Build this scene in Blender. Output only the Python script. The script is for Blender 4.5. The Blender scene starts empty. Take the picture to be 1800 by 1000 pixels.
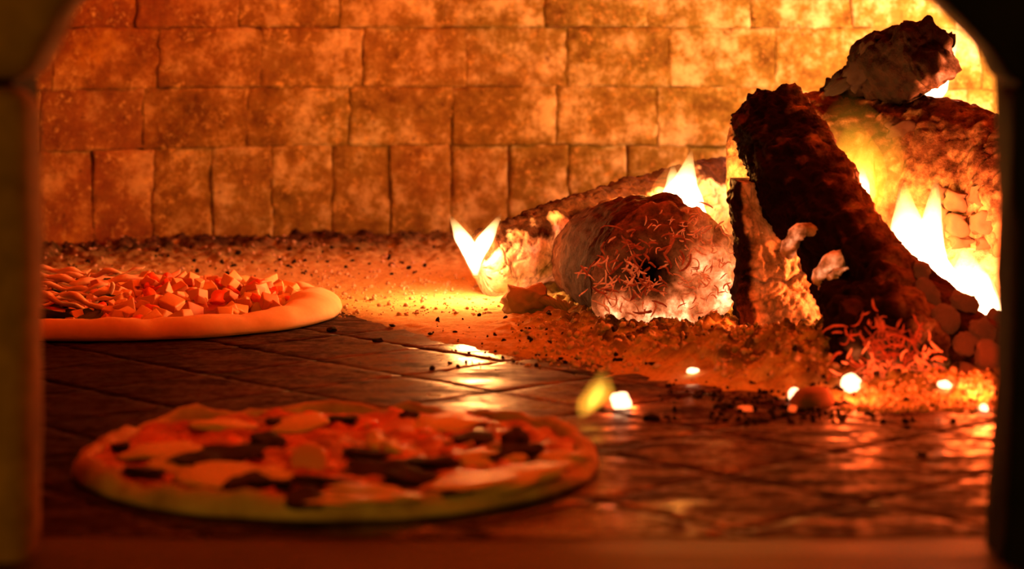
import bpy, bmesh, math, random
import numpy as np
from mathutils import Vector, Matrix, noise, Euler

R = random.Random(11)
C = bpy.context.scene.collection
sc = bpy.context.scene

# ------------------------------------------------------------------ camera, world, lamps, exposure
CAM_H, FOC, HORIZON = 0.267, 4000.0, 40.0
PITCH = math.atan((500 - HORIZON) / FOC)
cam_d = bpy.data.cameras.new('camera')
cam = bpy.data.objects.new('camera', cam_d)
C.objects.link(cam)
cam.location = (0, 0, CAM_H)
cam.rotation_euler = (math.pi / 2 - PITCH, 0, 0)
cam_d.sensor_width = 36.0
cam_d.lens = 36.0 * FOC / 1800.0
cam_d.clip_start = 0.05
cam_d.dof.use_dof = True
cam_d.dof.focus_distance = 2.04
cam_d.dof.aperture_fstop = 6.2
sc.camera = cam
sc.view_settings.view_transform = 'Standard'
sc.view_settings.look = 'None'
sc.view_settings.gamma = 1.0
sc.view_settings.use_curve_mapping = False
sc.view_settings.exposure = 0.6
sc.cycles.use_denoising = True
sc.cycles.max_bounces = 8
sc.cycles.diffuse_bounces = 4
sc.cycles.volume_bounces = 0
sc.cycles.sample_clamp_indirect = 4.0
sc.cycles.caustics_reflective = False
sc.cycles.caustics_refractive = False

world = bpy.data.worlds.new('kitchen_air')
sc.world = world
world.use_nodes = True
world.node_tree.nodes['Background'].inputs['Color'].default_value = (0.020, 0.010, 0.001, 1)
world.node_tree.nodes['Background'].inputs['Strength'].default_value = 1.0


def unproject(px, py, y):
    """world point seen at photograph pixel (px, py) standing at distance y"""
    cx, cy = (px - 900) / FOC, -(py - 500) / FOC
    d = Vector((cx, math.cos(PITCH) + cy * math.sin(PITCH), -math.sin(PITCH) + cy * math.cos(PITCH)))
    k = y / d.y
    return Vector((0, 0, CAM_H)) + d * k


def ground(px, py, z=0.0):
    a = unproject(px, py, 1.0) - Vector((0, 0, CAM_H))
    k = (z - CAM_H) / a.z
    return Vector((0, 0, CAM_H)) + a * k


FIRE = (1.0, 0.31, 0.035)
FIRE_HOT = (1.0, 0.34, 0.17)
FIRE_GOLD = (1.0, 0.33, 0.05)
FIRE_PEACH = (1.0, 0.33, 0.075)
FIRE_LOW = (1.0, 0.145, 0.02)
EMBER = (1.0, 0.10, 0.014)


def lamp(name, loc, watts, radius, col=FIRE):
    l = bpy.data.lights.new(name, 'POINT')
    l.energy, l.color, l.shadow_soft_size = watts, col, radius
    o = bpy.data.objects.new(name, l)
    o.location = loc
    C.objects.link(o)
    return o


lamp('fire_light_rear_logs', unproject(1650, 130, 2.42), 10.5, .03, FIRE_HOT)
lamp('fire_light_big_log', unproject(1512, 350, 2.06), 1.0, .02)
lamp('fire_light_main', unproject(1655, 500, 1.93), 9.0, .035, FIRE_LOW)
lamp('fire_light_low_right', unproject(1722, 540, 1.90), 1.4, .03, FIRE_LOW)
lamp('fire_light_middle', unproject(1200, 320, 2.14), 7.0, .022, FIRE_GOLD)
lamp('fire_light_left_end', unproject(834, 425, 2.16), 1.5, .018, FIRE_PEACH)
lamp('ember_light_right', unproject(1712, 690, 1.585), .8, .02, EMBER)
lamp('ember_light_front', unproject(1500, 690, 1.58), .35, .02, EMBER)
lamp('ember_light_lone', unproject(1092, 690, 1.60), .16, .012, EMBER)
lamp('ember_light_gap', unproject(1285, 560, 1.87), .07, .012, EMBER)
kl = bpy.data.lights.new('kitchen_lamp', 'AREA')
kl.energy, kl.color, kl.size = 7.5, (1.0, 0.46, 0.03), 0.3
ko = bpy.data.objects.new('kitchen_lamp', kl)
ko.location = (-0.25, -1.2, 0.60)
ko.rotation_euler = (Vector((0.0, 1.2, 0.05)) - Vector(ko.location)).to_track_quat('-Z', 'Y').to_euler()
C.objects.link(ko)


# ------------------------------------------------------------------ node and object helpers
class NT:
    def __init__(self, name):
        self.m = bpy.data.materials.new(name)
        self.m.use_nodes = True
        self.t = self.m.node_tree
        self.b = self.t.nodes['Principled BSDF']
        self.out = self.t.nodes['Material Output']

    def n(self, kind, **kw):
        x = self.t.nodes.new('ShaderNode' + kind)
        for k, v in kw.items():
            setattr(x, k, v)
        return x

    def l(self, a, b):
        self.t.links.new(a, b)

    def coord(self, which='Object'):
        return self.n('TexCoord').outputs[which]

    def pos(self):
        return self.n('NewGeometry').outputs['Position']

    def noise(self, vec, scale, detail=6, rough=.6, dist=0.0):
        x = self.n('TexNoise')
        x.inputs['Scale'].default_value = scale
        x.inputs['Detail'].default_value = detail
        x.inputs['Roughness'].default_value = rough
        x.inputs['Distortion'].default_value = dist
        self.l(vec, x.inputs['Vector'])
        return x.outputs['Fac']

    def ramp(self, fac, stops):
        x = self.n('ValToRGB')
        e = x.color_ramp.elements
        while len(e) < len(stops):
            e.new(.5)
        for k, (p, c) in enumerate(stops):
            e[k].position = p
            e[k].color = (c, c, c, 1) if isinstance(c, (int, float)) else (*c, 1)
        self.l(fac, x.inputs['Fac'])
        return x.outputs['Color']

    def mix(self, fac, a, b, mode='MIX'):
        x = self.n('Mix', data_type='RGBA', blend_type=mode)
        for sock, v in ((x.inputs[0], fac), (x.inputs[6], a), (x.inputs[7], b)):
            if hasattr(v, 'links'):
                self.l(v, sock)
            elif isinstance(v, (int, float)):
                sock.default_value = v
            else:
                sock.default_value = (*v, 1)
        return x.outputs[2]

    def math(self, op, a, b=None, clamp=False):
        x = self.n('Math', operation=op, use_clamp=clamp)
        for sock, v in ((x.inputs[0], a), (x.inputs[1], b)):
            if v is None:
                continue
            if hasattr(v, 'links'):
                self.l(v, sock)
            else:
                sock.default_value = v
        return x.outputs[0]

    def bump(self, h, strength=.5, dist=.002, prev=None):
        x = self.n('Bump')
        x.inputs['Strength'].default_value = strength
        x.inputs['Distance'].default_value = dist
        self.l(h, x.inputs['Height'])
        if prev is not None:
            self.l(prev, x.inputs['Normal'])
        self.l(x.outputs['Normal'], self.b.inputs['Normal'])
        return x.outputs['Normal']

    def set(self, **kw):
        for k, v in kw.items():
            s = self.b.inputs[k]
            if hasattr(v, 'links'):
                self.l(v, s)
            elif isinstance(v, (int, float)):
                s.default_value = v
            else:
                s.default_value = (*v, 1)

    def rand_vec(self, vec):
        """shift a texture by the object's own random number"""
        oi = self.n('ObjectInfo')
        sc_ = self.n('VectorMath', operation='SCALE')
        sc_.inputs[0].default_value = (13.1, 7.7, 19.3)
        self.l(oi.outputs['Random'], sc_.inputs['Scale'])
        ad = self.n('VectorMath', operation='ADD')
        self.l(vec, ad.inputs[0])
        self.l(sc_.outputs[0], ad.inputs[1])
        return ad.outputs[0], oi.outputs['Random']


def put(name, me, mat=None, parent=None, loc=(0, 0, 0), rot=(0, 0, 0), scale=(1, 1, 1)):
    o = bpy.data.objects.new(name, me)
    C.objects.link(o)
    o.location, o.rotation_euler, o.scale = loc, rot, scale
    if mat is not None and me is not None and not me.materials:
        me.materials.append(mat)
    if parent is not None:
        o.parent = parent
    return o


def tag(o, label=None, cat=None, group=None, kind=None):
    for k, v in (('label', label), ('category', cat), ('group', group), ('kind', kind)):
        if v:
            o[k] = v
    return o


def thing(name, loc, label, cat, group=None):
    o = bpy.data.objects.new(name, None)
    o.empty_display_size = .02
    C.objects.link(o)
    o.location = loc
    return tag(o, label, cat, group)


def mesh(name, verts, faces, smooth=True):
    me = bpy.data.meshes.new(name)
    me.from_pydata([tuple(v) for v in verts], [], faces)
    me.update()
    if smooth:
        me.shade_smooth()
    return me


def world_obj(name, verts, faces, mat, parent=None, smooth=True, attr=None):
    """mesh from world-space vertices, with its origin at the foot of its own box"""
    v = np.array([tuple(p) for p in verts], dtype=float)
    org = np.array([(v[:, 0].min() + v[:, 0].max()) / 2, (v[:, 1].min() + v[:, 1].max()) / 2, v[:, 2].min()])
    me = mesh(name, v - org, faces, smooth)
    if attr is not None:
        a = me.color_attributes.new('mask', 'FLOAT_COLOR', 'POINT')
        a.data.foreach_set('color', np.array(attr, dtype=np.float32).ravel())
    base = Vector(parent.location) if parent is not None else Vector((0, 0, 0))
    if parent is not None and parent.parent is not None:
        base += parent.parent.location
    return put(name, me, mat, parent, Vector(org) - base)


def fbm(p, f, o=4):
    return noise.fractal(p * f, 1.0, 2.0, o)


def smooth01(x, a, b):
    t = min(1, max(0, (x - a) / (b - a)))
    return t * t * (3 - 2 * t)


# ------------------------------------------------------------------ materials
def m_brick():
    t = NT('oven_brick')
    v, rnd = t.rand_vec(t.coord())
    n1 = t.noise(v, 20, 9, .74)
    n2 = t.noise(v, 120, 6, .75)
    n3 = t.noise(t.pos(), 5.0, 5, .6)
    base = t.ramp(n1, [(.32, (.060, .013, .0008)), (.5, (.170, .052, .0025)), (.66, (.38, .18, .012))])
    base = t.mix(t.math('MULTIPLY', rnd, .35), base, (.26, .08, .03))
    # red brick blends into a paler mix towards positive X, broken by noise
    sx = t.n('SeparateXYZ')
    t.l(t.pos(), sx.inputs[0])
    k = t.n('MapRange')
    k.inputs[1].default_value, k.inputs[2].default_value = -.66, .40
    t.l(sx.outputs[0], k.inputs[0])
    pale_fac = t.math('ADD', k.outputs[0], t.math('MULTIPLY', t.math('SUBTRACT', n3, .5), 1.2), True)
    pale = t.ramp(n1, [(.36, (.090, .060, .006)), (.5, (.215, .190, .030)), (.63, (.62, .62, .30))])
    col = t.mix(pale_fac, base, pale)
    fl = t.ramp(n2, [(.53, 0.0), (.64, 1.0)])
    fl2 = t.ramp(t.noise(v, 24, 4, .6), [(.42, .12), (.62, 1.0)])
    col = t.mix(t.math('MULTIPLY', t.math('MULTIPLY', fl, fl2), .75), col, (.58, .38, .09))
    pit = t.ramp(t.noise(v, 110, 3, .6), [(.28, 1.0), (.36, 0.0)])
    col = t.mix(t.math('MULTIPLY', pit, .6), col, (.07, .02, .008))
    t.set(**{'Base Color': col, 'Roughness': .95, 'Specular IOR Level': .15})
    t.bump(n2, .5, .0015, t.bump(n1, .6, .004))
    return t.m


def m_mortar():
    t = NT('sooty_mortar')
    n = t.noise(t.pos(), 60, 6, .7)
    t.set(**{'Base Color': t.ramp(n, [(.3, (.16, .055, .02)), (.7, (.40, .18, .07))]), 'Roughness': 1.0, 'Specular IOR Level': .1})
    t.bump(n, .6, .004)
    return t.m


def m_tile():
    t = NT('hearth_tile')
    v, rnd = t.rand_vec(t.coord())
    p = t.pos()
    n1 = t.noise(v, 14, 8, .65)
    n2 = t.noise(p, 4.5, 6, .65)
    n3 = t.noise(p, 120, 4, .7)
    st = t.n('Mapping')
    st.inputs['Scale'].default_value = (20, 46, 20)
    t.l(p, st.inputs['Vector'])
    n4 = t.noise(st.outputs[0], 1.0, 6, .7)
    base = t.ramp(n1, [(.32, (.006, .001, .0005)), (.52, (.036, .006, .0014)), (.72, (.095, .022, .006))])
    base = t.mix(t.math('MULTIPLY', rnd, .4), base, (.05, .018, .01))
    blackened = t.ramp(t.math('ADD', t.math('MULTIPLY', n4, .6), t.math('MULTIPLY', n2, .5)), [(.44, 0.0), (.66, 1.0)])  # sooty patches from noise
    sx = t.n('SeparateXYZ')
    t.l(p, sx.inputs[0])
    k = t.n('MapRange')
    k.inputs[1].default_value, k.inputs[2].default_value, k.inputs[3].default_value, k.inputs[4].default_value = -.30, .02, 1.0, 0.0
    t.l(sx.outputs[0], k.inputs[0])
    blackened = t.math('MAXIMUM', t.math('MULTIPLY', blackened, .8), t.math('MULTIPLY', k.outputs[0], .8))  # tiles also darken along a ramp towards negative X
    col = t.mix(blackened, base, (.006, .0015, .0008))
    t.set(**{'Base Color': col, 'Specular IOR Level': .30})
    wx = t.math('SUBTRACT', 1.0, t.math('MULTIPLY', t.math('ABSOLUTE', t.math('ADD', sx.outputs[0], .02)), 7.0), True)
    track = t.math('MULTIPLY', wx, .11)            # polished by the peel down the middle
    pol = t.math('SUBTRACT', t.math('ADD', t.math('MULTIPLY', n4, .55), t.math('MULTIPLY', n3, .45)), track)
    pol = t.ramp(pol, [(.42, 1.0), (.57, .0)])
    pol = t.math('MULTIPLY', pol, t.math('SUBTRACT', 1.0, blackened, True))
    t.set(Roughness=t.ramp(pol, [(.0, .80), (1.0, .14)]))
    sp = t.math('MULTIPLY', pol, .42)
    t.set(**{'Specular IOR Level': t.math('ADD', sp, .015)})
    t.bump(n4, .14, .002, t.bump(n3, .30, .0007, t.bump(n1, .35, .003)))
    return t.m


def m_ash():
    t = NT('wood_ash')
    p = t.pos()
    a = t.n('Attribute', attribute_name='mask')
    sep = t.n('SeparateColor')
    t.l(a.outputs['Color'], sep.inputs[0])
    n1 = t.noise(p, 55, 7, .7)
    n2 = t.noise(p, 260, 4, .7)
    col = t.ramp(n1, [(.32, (.08, .050, .012)), (.47, (.29, .23, .075)), (.68, (.64, .58, .28))])
    dirty = t.ramp(n1, [(.38, (.008, .004, .003)), (.55, (.065, .032, .016)), (.72, (.26, .15, .08))])
    fine = t.ramp(n2, [(.3, (.37, .31, .11)), (.6, (.57, .52, .24))])
    c = t.mix(sep.outputs['Green'], col, fine)
    c = t.mix(sep.outputs['Red'], c, dirty)
    t.set(**{'Base Color': c, 'Roughness': 1.0, 'Specular IOR Level': .1})
    t.bump(n2, .5, .001, t.bump(n1, .6, .003))
    return t.m


def m_wood(name, ash=(.80, .66, .54), bark=(.10, .042, .024), glow=(1.0, .16, .025), gs=1.0):
    """R ash cover, G glowing heat, B bare brown wood; the rest is char"""
    t = NT(name)
    p = t.pos()
    a = t.n('Attribute', attribute_name='mask')
    sep = t.n('SeparateColor')
    t.l(a.outputs['Color'], sep.inputs[0])
    n1 = t.noise(p, 95, 7, .7)
    n2 = t.noise(p, 380, 4, .65)
    char = t.ramp(n1, [(.38, (.002, .0014, .001)), (.75, (.010, .004, .0025))])
    bk = t.mix(t.ramp(n1, [(.3, 0.0), (.75, 1.0)]), tuple(x * .35 for x in bark), tuple(min(1, x * 2.2) for x in bark))
    col = t.mix(sep.outputs['Blue'], char, bk)
    ashc = t.ramp(n1, [(.30, tuple(x * .5 for x in ash)), (.6, ash)])
    am = t.math('ADD', sep.outputs['Red'], t.math('MULTIPLY', t.math('SUBTRACT', n1, .5), .9), True)
    am = t.math('MULTIPLY', am, t.ramp(sep.outputs['Red'], [(.02, 0.0), (.25, 1.0)]))
    col = t.mix(am, col, ashc)
    t.set(**{'Base Color': col, 'Roughness': .9, 'Specular IOR Level': .06})
    g = t.math('MULTIPLY', sep.outputs['Green'], t.ramp(n1, [(.30, .15), (.66, 1.3)]))
    ec = t.ramp(g, [(.0, glow), (.3, (1.0, .22, .065)), (1.0, (1.0, .42, .18))])
    t.set(**{'Emission Color': ec, 'Emission Strength': t.math('MULTIPLY', g, gs)})
    t.bump(n2, .5, .0012, t.bump(n1, .6, .003))
    return t.m


def m_plain(name, c1, c2, scale=60, rough=.7, spec=.3, bump=.3, bd=.002, sub=0.0, emit=None, es=0.0):
    t = NT(name)
    v, rnd = t.rand_vec(t.coord())
    n = t.noise(v, scale, 6, .65)
    col = t.mix(t.math('MULTIPLY', rnd, .3), t.ramp(n, [(.3, c1), (.7, c2)]), c1)
    t.set(**{'Base Color': col, 'Roughness': rough, 'Specular IOR Level': spec})
    if sub:
        t.set(**{'Subsurface Weight': sub, 'Subsurface Scale': .006})
        t.b.inputs['Subsurface Radius'].default_value = (1, .35, .15)
    if emit:
        t.set(**{'Emission Color': t.ramp(n, [(.36, tuple(x * .12 for x in emit)), (.62, emit)]), 'Emission Strength': es})
    t.bump(n, bump, bd)
    return t.m


def m_flame(name, low, tip, strength, zlo=.0, zhi=1.0, scale=18.0):
    t = NT(name)
    t.t.nodes.remove(t.b)
    g = t.n('TexCoord')
    s = t.n('SeparateXYZ')
    t.l(g.outputs['Generated'], s.inputs[0])
    h = s.outputs[2]
    nz = t.noise(g.outputs['Object'], scale, 3, .5)
    hh = t.math('ADD', h, t.math('MULTIPLY', t.math('SUBTRACT', nz, .5), .35))
    e = t.n('Emission')
    t.l(t.ramp(hh, [(.2, low), (.95, tip)]), e.inputs['Color'])
    k = t.ramp(hh, [(.0, .35), (.18, 1.0), (.5, .70), (.95, .02)])
    t.l(t.math('MULTIPLY', k, strength), e.inputs['Strength'])
    t.l(e.outputs[0], t.out.inputs['Volume'])
    return t.m


def m_dome():
    t = NT('bounce_red_dome')  # colour brightened and reddened so its bounce fills the oven front
    n = t.noise(t.pos(), 14, 8, .7)
    t.set(**{'Base Color': t.ramp(n, [(.3, (.70, .12, .012)), (.55, (.90, .22, .04)), (.7, (.96, .38, .10))]), 'Roughness': 1.0, 'Specular IOR Level': .1})
    t.bump(n, .6, .004)
    return t.m


M = dict(
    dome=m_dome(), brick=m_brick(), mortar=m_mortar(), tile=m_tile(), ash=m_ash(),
    log_pale=m_wood('ash_covered_wood', gs=1.2),
    log_brown=m_wood('brown_burnt_wood', ash=(.55, .36, .22), bark=(.10, .038, .018)),
    log_dark=m_wood('charred_wood', bark=(.16, .055, .028), gs=1.7),
    stone=m_plain('warm_stone', (.16, .082, .026), (.40, .21, .07), 30, .85, .25, .6, .006),
    blackened=m_plain('near_black_stone', (.006, .005, .004), (.016, .012, .009), 30, .9, .1, .5, .004),  # near-black for the right-hand mouth stones and the front wall
    sill=m_plain('worn_sill_stone', (.012, .007, .002), (.07, .045, .013), 12, .55, .2, .5, .004),
    dough=m_plain('pale_dough', (.60, .40, .24), (.80, .62, .42), 26, .75, .3, .25, .0025, .12),
    baked=m_plain('baked_crust', (.22, .09, .035), (.80, .60, .32), 17, .75, .3, .4, .004, .08),
    sauce=m_plain('tomato_sauce', (.16, .012, .004), (.74, .085, .018), 24, .35, .5, .6, .004),
    cheese=m_plain('melted_cheese', (.70, .38, .13), (.86, .60, .28), 30, .4, .45, .4, .003, .1),
    tomato=m_plain('diced_tomato', (.78, .055, .012), (.93, .15, .03), 40, .28, .5, .3, .002, .1),
    ham=m_plain('cooked_ham', (.66, .20, .09), (.82, .34, .16), 40, .38, .5, .3, .002, .1),
    mushroom=m_plain('dark_mushroom', (.010, .0025, .001), (.045, .010, .004), 40, .75, .12, .5, .003),
    chunk=m_plain('pale_chunk', (.70, .38, .16), (.86, .56, .28), 40, .32, .5, .25, .002, .15),
    strip=m_plain('shredded_cheese', (.72, .48, .27), (.88, .66, .42), 50, .55, .35, .3, .002, .1),
    leaf=m_plain('green_leaf', (.016, .032, .010), (.06, .085, .022), 50, .5, .35, .5, .002),
    coal=m_plain('dead_charcoal', (.004, .0025, .002), (.018, .008, .005), 120, .85, .2, .7, .003),
    crumb=m_plain('grey_ash_crumb', (.30, .19, .12), (.74, .58, .42), 120, 1.0, .1, .6, .002),
    ember=m_plain('glowing_ember', (.5, .2, .1), (.7, .4, .25), 90, .9, .1, .5, .003, 0, (1.0, .50, .24), 5.0),
    ember_red=m_plain('dull_red_ember', (.2, .05, .02), (.3, .1, .05), 90, .9, .1, .5, .003, 0, (1.0, .09, .012), 1.3),
    strand=m_plain('hot_strand', (.5, .18, .09), (.75, .36, .2), 120, .9, .1, .3, .001, 0, (1.0, .20, .05), .22),
    strand_dark=m_plain('cooling_strand', (.16, .03, .015), (.30, .07, .03), 120, .9, .1, .3, .001, 0, (1.0, .08, .012), .14),
    knot=m_plain('peeled_hot_wood', (.30, .11, .06), (.70, .36, .22), 130, .8, .25, .5, .003, 0, (1.0, .20, .05), .16),
    segment=m_plain('rounded_char_block', (.05, .014, .006), (.40, .13, .055), 60, .75, .3, .8, .005, 0, (1.0, .13, .022), .075),
    flake=m_plain('brown_bark_flake', (.014, .006, .004), (.05, .02, .01), 70, .85, .25, .6, .004),
    segment_hot=m_plain('white_ash_block', (.20, .12, .075), (.50, .38, .28), 60, .9, .2, .8, .004),
)

# ------------------------------------------------------------------ room shell: back wall of bricks
WC = Vector((0, 1.70, 0))
WR = 1.05


def wall_pt(th, z, out=0.0):
    lean = .06 * (z / .4) ** 2
    r = WR + out - lean
    return Vector((WC.x + r * math.sin(th), WC.y + r * math.cos(th), z))


def brick_mesh(w, h, seed, nx, ny):
    """front face towards -Y, worn edges; origin at centre of front face"""
    off = Vector((seed * 3.7, seed * 1.9, seed * .7))
    V, F = [], []
    for j in range(ny + 1):
        for i in range(nx + 1):
            u, v = i / nx, j / ny
            x, z = (u - .5) * w, (v - .5) * h
            e = min(u * w, (1 - u) * w, (v * h + .0026) * 1.4, ((1 - v) * h + .0026) * 1.4)
            p = Vector((x, 0, z)) + off
            wear = .0042 * (1 - smooth01(e, 0, .0042)) * max(0, .22 + 1.5 * fbm(p, 34, 3))
            y = wear + .0022 * fbm(p, 22, 4) + .0012 * fbm(p, 90, 3)
            if i in (0, nx):
                x += .0022 * fbm(p + Vector((5, 1, 0)), 45, 3)
            if j in (0, ny):
                z += .0018 * fbm(p + Vector((1, 7, 0)), 45, 3)
            V.append((x, y, z))
    for j in range(ny):
        for i in range(nx):
            a = j * (nx + 1) + i
            F.append((a, a + 1, a + nx + 2, a + nx + 1))
    rim = [i for i in range(nx + 1)] + [j * (nx + 1) + nx for j in range(1, ny + 1)] + \
          [ny * (nx + 1) + i for i in range(nx - 1, -1, -1)] + [j * (nx + 1) for j in range(ny - 1, 0, -1)]
    s = len(V)
    for k in rim:
        V.append((V[k][0], .05, V[k][2]))
    n = len(rim)
    for k in range(n):
        F.append((rim[k], s + k, s + (k + 1) % n, rim[(k + 1) % n]))
    F.append(tuple(s + k for k in range(n - 1, -1, -1)))
    return mesh('brick', V, F)


def shell(th0, th1, z0, z1, out, nth, nz, thick=.03):
    V, F = [], []
    for k in range(2):
        for j in range(nz + 1):
            for i in range(nth + 1):
                V.append(wall_pt(th0 + (th1 - th0) * i / nth, z0 + (z1 - z0) * j / nz, out + k * thick))
    n = (nth + 1) * (nz + 1)
    for k in range(2):
        for j in range(nz):
            for i in range(nth):
                a = k * n + j * (nth + 1) + i
                q = (a, a + 1, a + nth + 2, a + nth + 1)
                F.append(q if k == 0 else q[::-1])
    return V, F


ROWS = [(0.0, .1205)] + [(.1205 + .0702 * k, .1205 + .0702 * (k + 1) - .0003) for k in range(5)]
ZTOP = ROWS[-1][1]
V, F = shell(-math.radians(122), math.radians(122), -.02, ZTOP + .012, .011, 96, 8)
wall_back = world_obj('wall_back', V, F, M['mortar'])
tag(wall_back, 'curved back wall of sooty firebricks behind the burning logs', 'wall', kind='structure')
head_v = [brick_mesh(.1237, .0699, s, 30, 17) for s in range(9)]
sold_v = [brick_mesh(.0712, .1205, 20 + s, 17, 28) for s in range(6)]
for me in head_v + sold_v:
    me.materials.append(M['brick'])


def th_at(px):
    x = (px - 900) / FOC * 2.74
    return math.asin(x / WR)


starts = [th_at(790), th_at(795), th_at(818), th_at(778), th_at(815), th_at(785)]
base_loc = Vector(wall_back.location)
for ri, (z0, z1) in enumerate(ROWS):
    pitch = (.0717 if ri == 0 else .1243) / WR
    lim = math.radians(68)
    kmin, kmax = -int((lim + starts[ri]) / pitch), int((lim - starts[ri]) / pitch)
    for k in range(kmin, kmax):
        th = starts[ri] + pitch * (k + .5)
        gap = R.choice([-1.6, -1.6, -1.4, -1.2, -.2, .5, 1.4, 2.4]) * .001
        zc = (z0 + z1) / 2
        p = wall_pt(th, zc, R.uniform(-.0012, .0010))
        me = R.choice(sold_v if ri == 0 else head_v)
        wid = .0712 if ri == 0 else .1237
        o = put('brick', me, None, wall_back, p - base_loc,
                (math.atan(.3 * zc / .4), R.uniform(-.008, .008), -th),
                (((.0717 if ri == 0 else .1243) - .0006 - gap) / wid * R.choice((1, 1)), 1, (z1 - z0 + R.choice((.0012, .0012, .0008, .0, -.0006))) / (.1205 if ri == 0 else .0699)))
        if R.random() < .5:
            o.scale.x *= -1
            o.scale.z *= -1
# dome above, kept low to strengthen its bounce light
V, F = [], []
NTH, NPH = 64, 14
rt = WR - .06 * (ZTOP / .4) ** 2 + .012
for j in range(NPH + 1):
    a = j / NPH * math.pi / 2
    for i in range(NTH):
        th = 2 * math.pi * i / NTH
        V.append((rt * math.cos(a) * math.sin(th), WC.y + rt * math.cos(a) * math.cos(th), ZTOP + .008 + .11 * math.sin(a)))
for j in range(NPH):
    for i in range(NTH):
        a, b = j * NTH + i, j * NTH + (i + 1) % NTH
        F.append((a, a + NTH, b + NTH, b))
tag(world_obj('ceiling', V, F, M['dome']), 'low domed brick ceiling of the oven', 'ceiling', kind='structure')

# ------------------------------------------------------------------ floor slab and hearth tiles
V = []
for z in (-.05, -.0085):
    for (x, y) in ((-1.2, 1.165), (1.2, 1.165), (1.2, 2.86), (-1.2, 2.86)):
        V.append((x, y, z))
F = [(3, 2, 1, 0), (4, 5, 6, 7), (0, 1, 5, 4), (1, 2, 6, 5), (2, 3, 7, 6), (3, 0, 4, 7)]
floor = world_obj('floor', V, F, M['mortar'], smooth=False)
tag(floor, 'oven floor of dark square hearth tiles laid diagonally', 'floor', kind='structure')
tile_v = []
TS = .1055
for s in range(8):
    n = 12
    off = Vector((s * 2.3, s * 5.1, 3))
    V, F = [], []
    for j in range(n + 1):
        for i in range(n + 1):
            u, v = i / n, j / n
            x, y = (u - .5) * TS, (v - .5) * TS
            e = min(u, v, 1 - u, 1 - v) * TS
            p = Vector((x, y, 0)) + off
            z = -.0012 * (1 - smooth01(e, 0, .003)) * (.2 + abs(fbm(p, 60, 3))) + .0005 * fbm(p, 30, 3)
            if i in (0, n):
                x += .0012 * fbm(p, 50, 3)
            if j in (0, n):
                y += .0012 * fbm(p + Vector((3, 3, 3)), 50, 3)
            V.append((x, y, z))
    for j in range(n):
        for i in range(n):
            a = j * (n + 1) + i
            F.append((a, a + 1, a + n + 2, a + n + 1))
    rim = [i for i in range(n + 1)] + [j * (n + 1) + n for j in range(1, n + 1)] + \
          [n * (n + 1) + i for i in range(n - 1, -1, -1)] + [j * (n + 1) for j in range(n - 1, 0, -1)]
    b = len(V)
    for k in rim:
        V.append((V[k][0], V[k][1], -.008))
    m_ = len(rim)
    for k in range(m_):
        F.append((rim[k], b + k, b + (k + 1) % m_, rim[(k + 1) % m_]))
    me = mesh('hearth_tile', V, F)
    me.materials.append(M['tile'])
    tile_v.append(me)
p0 = ground(708, 660)               # one corner where two joints cross
p1 = ground(860, 687)
du = (p1 - p0).normalized()
dv = Vector((-du.y, du.x, 0))
ang = math.atan2(du.y, du.x)
fl = Vector(floor.location)
for a in range(-16, 17):
    for b in range(-16, 17):
        c = p0 + du * (a + .5) * (TS + .0004) + dv * (b + .5) * (TS + .0004)
        if c.y < 1.10 or (c - WC).length > WR - .03 or abs(c.x) > .27 * c.y + .08:
            continue
        o = put('hearth_tile', R.choice(tile_v), None, floor, Vector((c.x, c.y, R.uniform(-.0002, .0002))) - fl,
                (R.uniform(-.0012, .0012), R.uniform(-.0012, .0012), ang + R.choice((0, 1, 2, 3)) * math.pi / 2), (1, 1, 1))
        if c.y < 1.25:          # cut straight along the sill
            bm = bmesh.new()
            bm.from_mesh(o.data)
            Mx = Matrix.Translation(c) @ o.rotation_euler.to_matrix().to_4x4()
            bm.transform(Mx)
            bmesh.ops.bisect_plane(bm, geom=bm.verts[:] + bm.edges[:] + bm.faces[:], plane_co=(0, 1.168, 0), plane_no=(0, -1, 0), clear_outer=True)
            bm.transform(Mx.inverted())
            if len(bm.faces) < 4:
                bm.free()
                bpy.data.objects.remove(o)
                continue
            cut = o.data.copy()
            bm.to_mesh(cut)
            bm.free()
            o.data = cut

# front strip of the floor under the mouth, and the sill outside it
V, F = [], []
NX, NY = 80, 10
for j in range(NY + 1):
    for i in range(NX + 1):
        x, y = -.36 + .72 * i / NX, .78 + .385 * j / NY
        V.append((x, y, .0012 * fbm(Vector((x, y, 0)), 14, 4) - .0006))
for j in range(NY):
    for i in range(NX):
        a = j * (NX + 1) + i
        F.append((a, a + 1, a + NX + 2, a + NX + 1))
b = len(V)
rim = [i for i in range(NX + 1)] + [j * (NX + 1) + NX for j in range(1, NY + 1)] + \
      [NY * (NX + 1) + i for i in range(NX - 1, -1, -1)] + [j * (NX + 1) for j in range(NY - 1, 0, -1)]
for k in rim:
    V.append((V[k][0], V[k][1], -.05))
for k in range(len(rim)):
    F.append((rim[k], b + k, b + (k + 1) % len(rim), rim[(k + 1) % len(rim)]))
tag(world_obj('trim_1', V, F, M['sill']), 'worn stone sill across the oven mouth in front of the pizza', 'sill', kind='structure')

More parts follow.
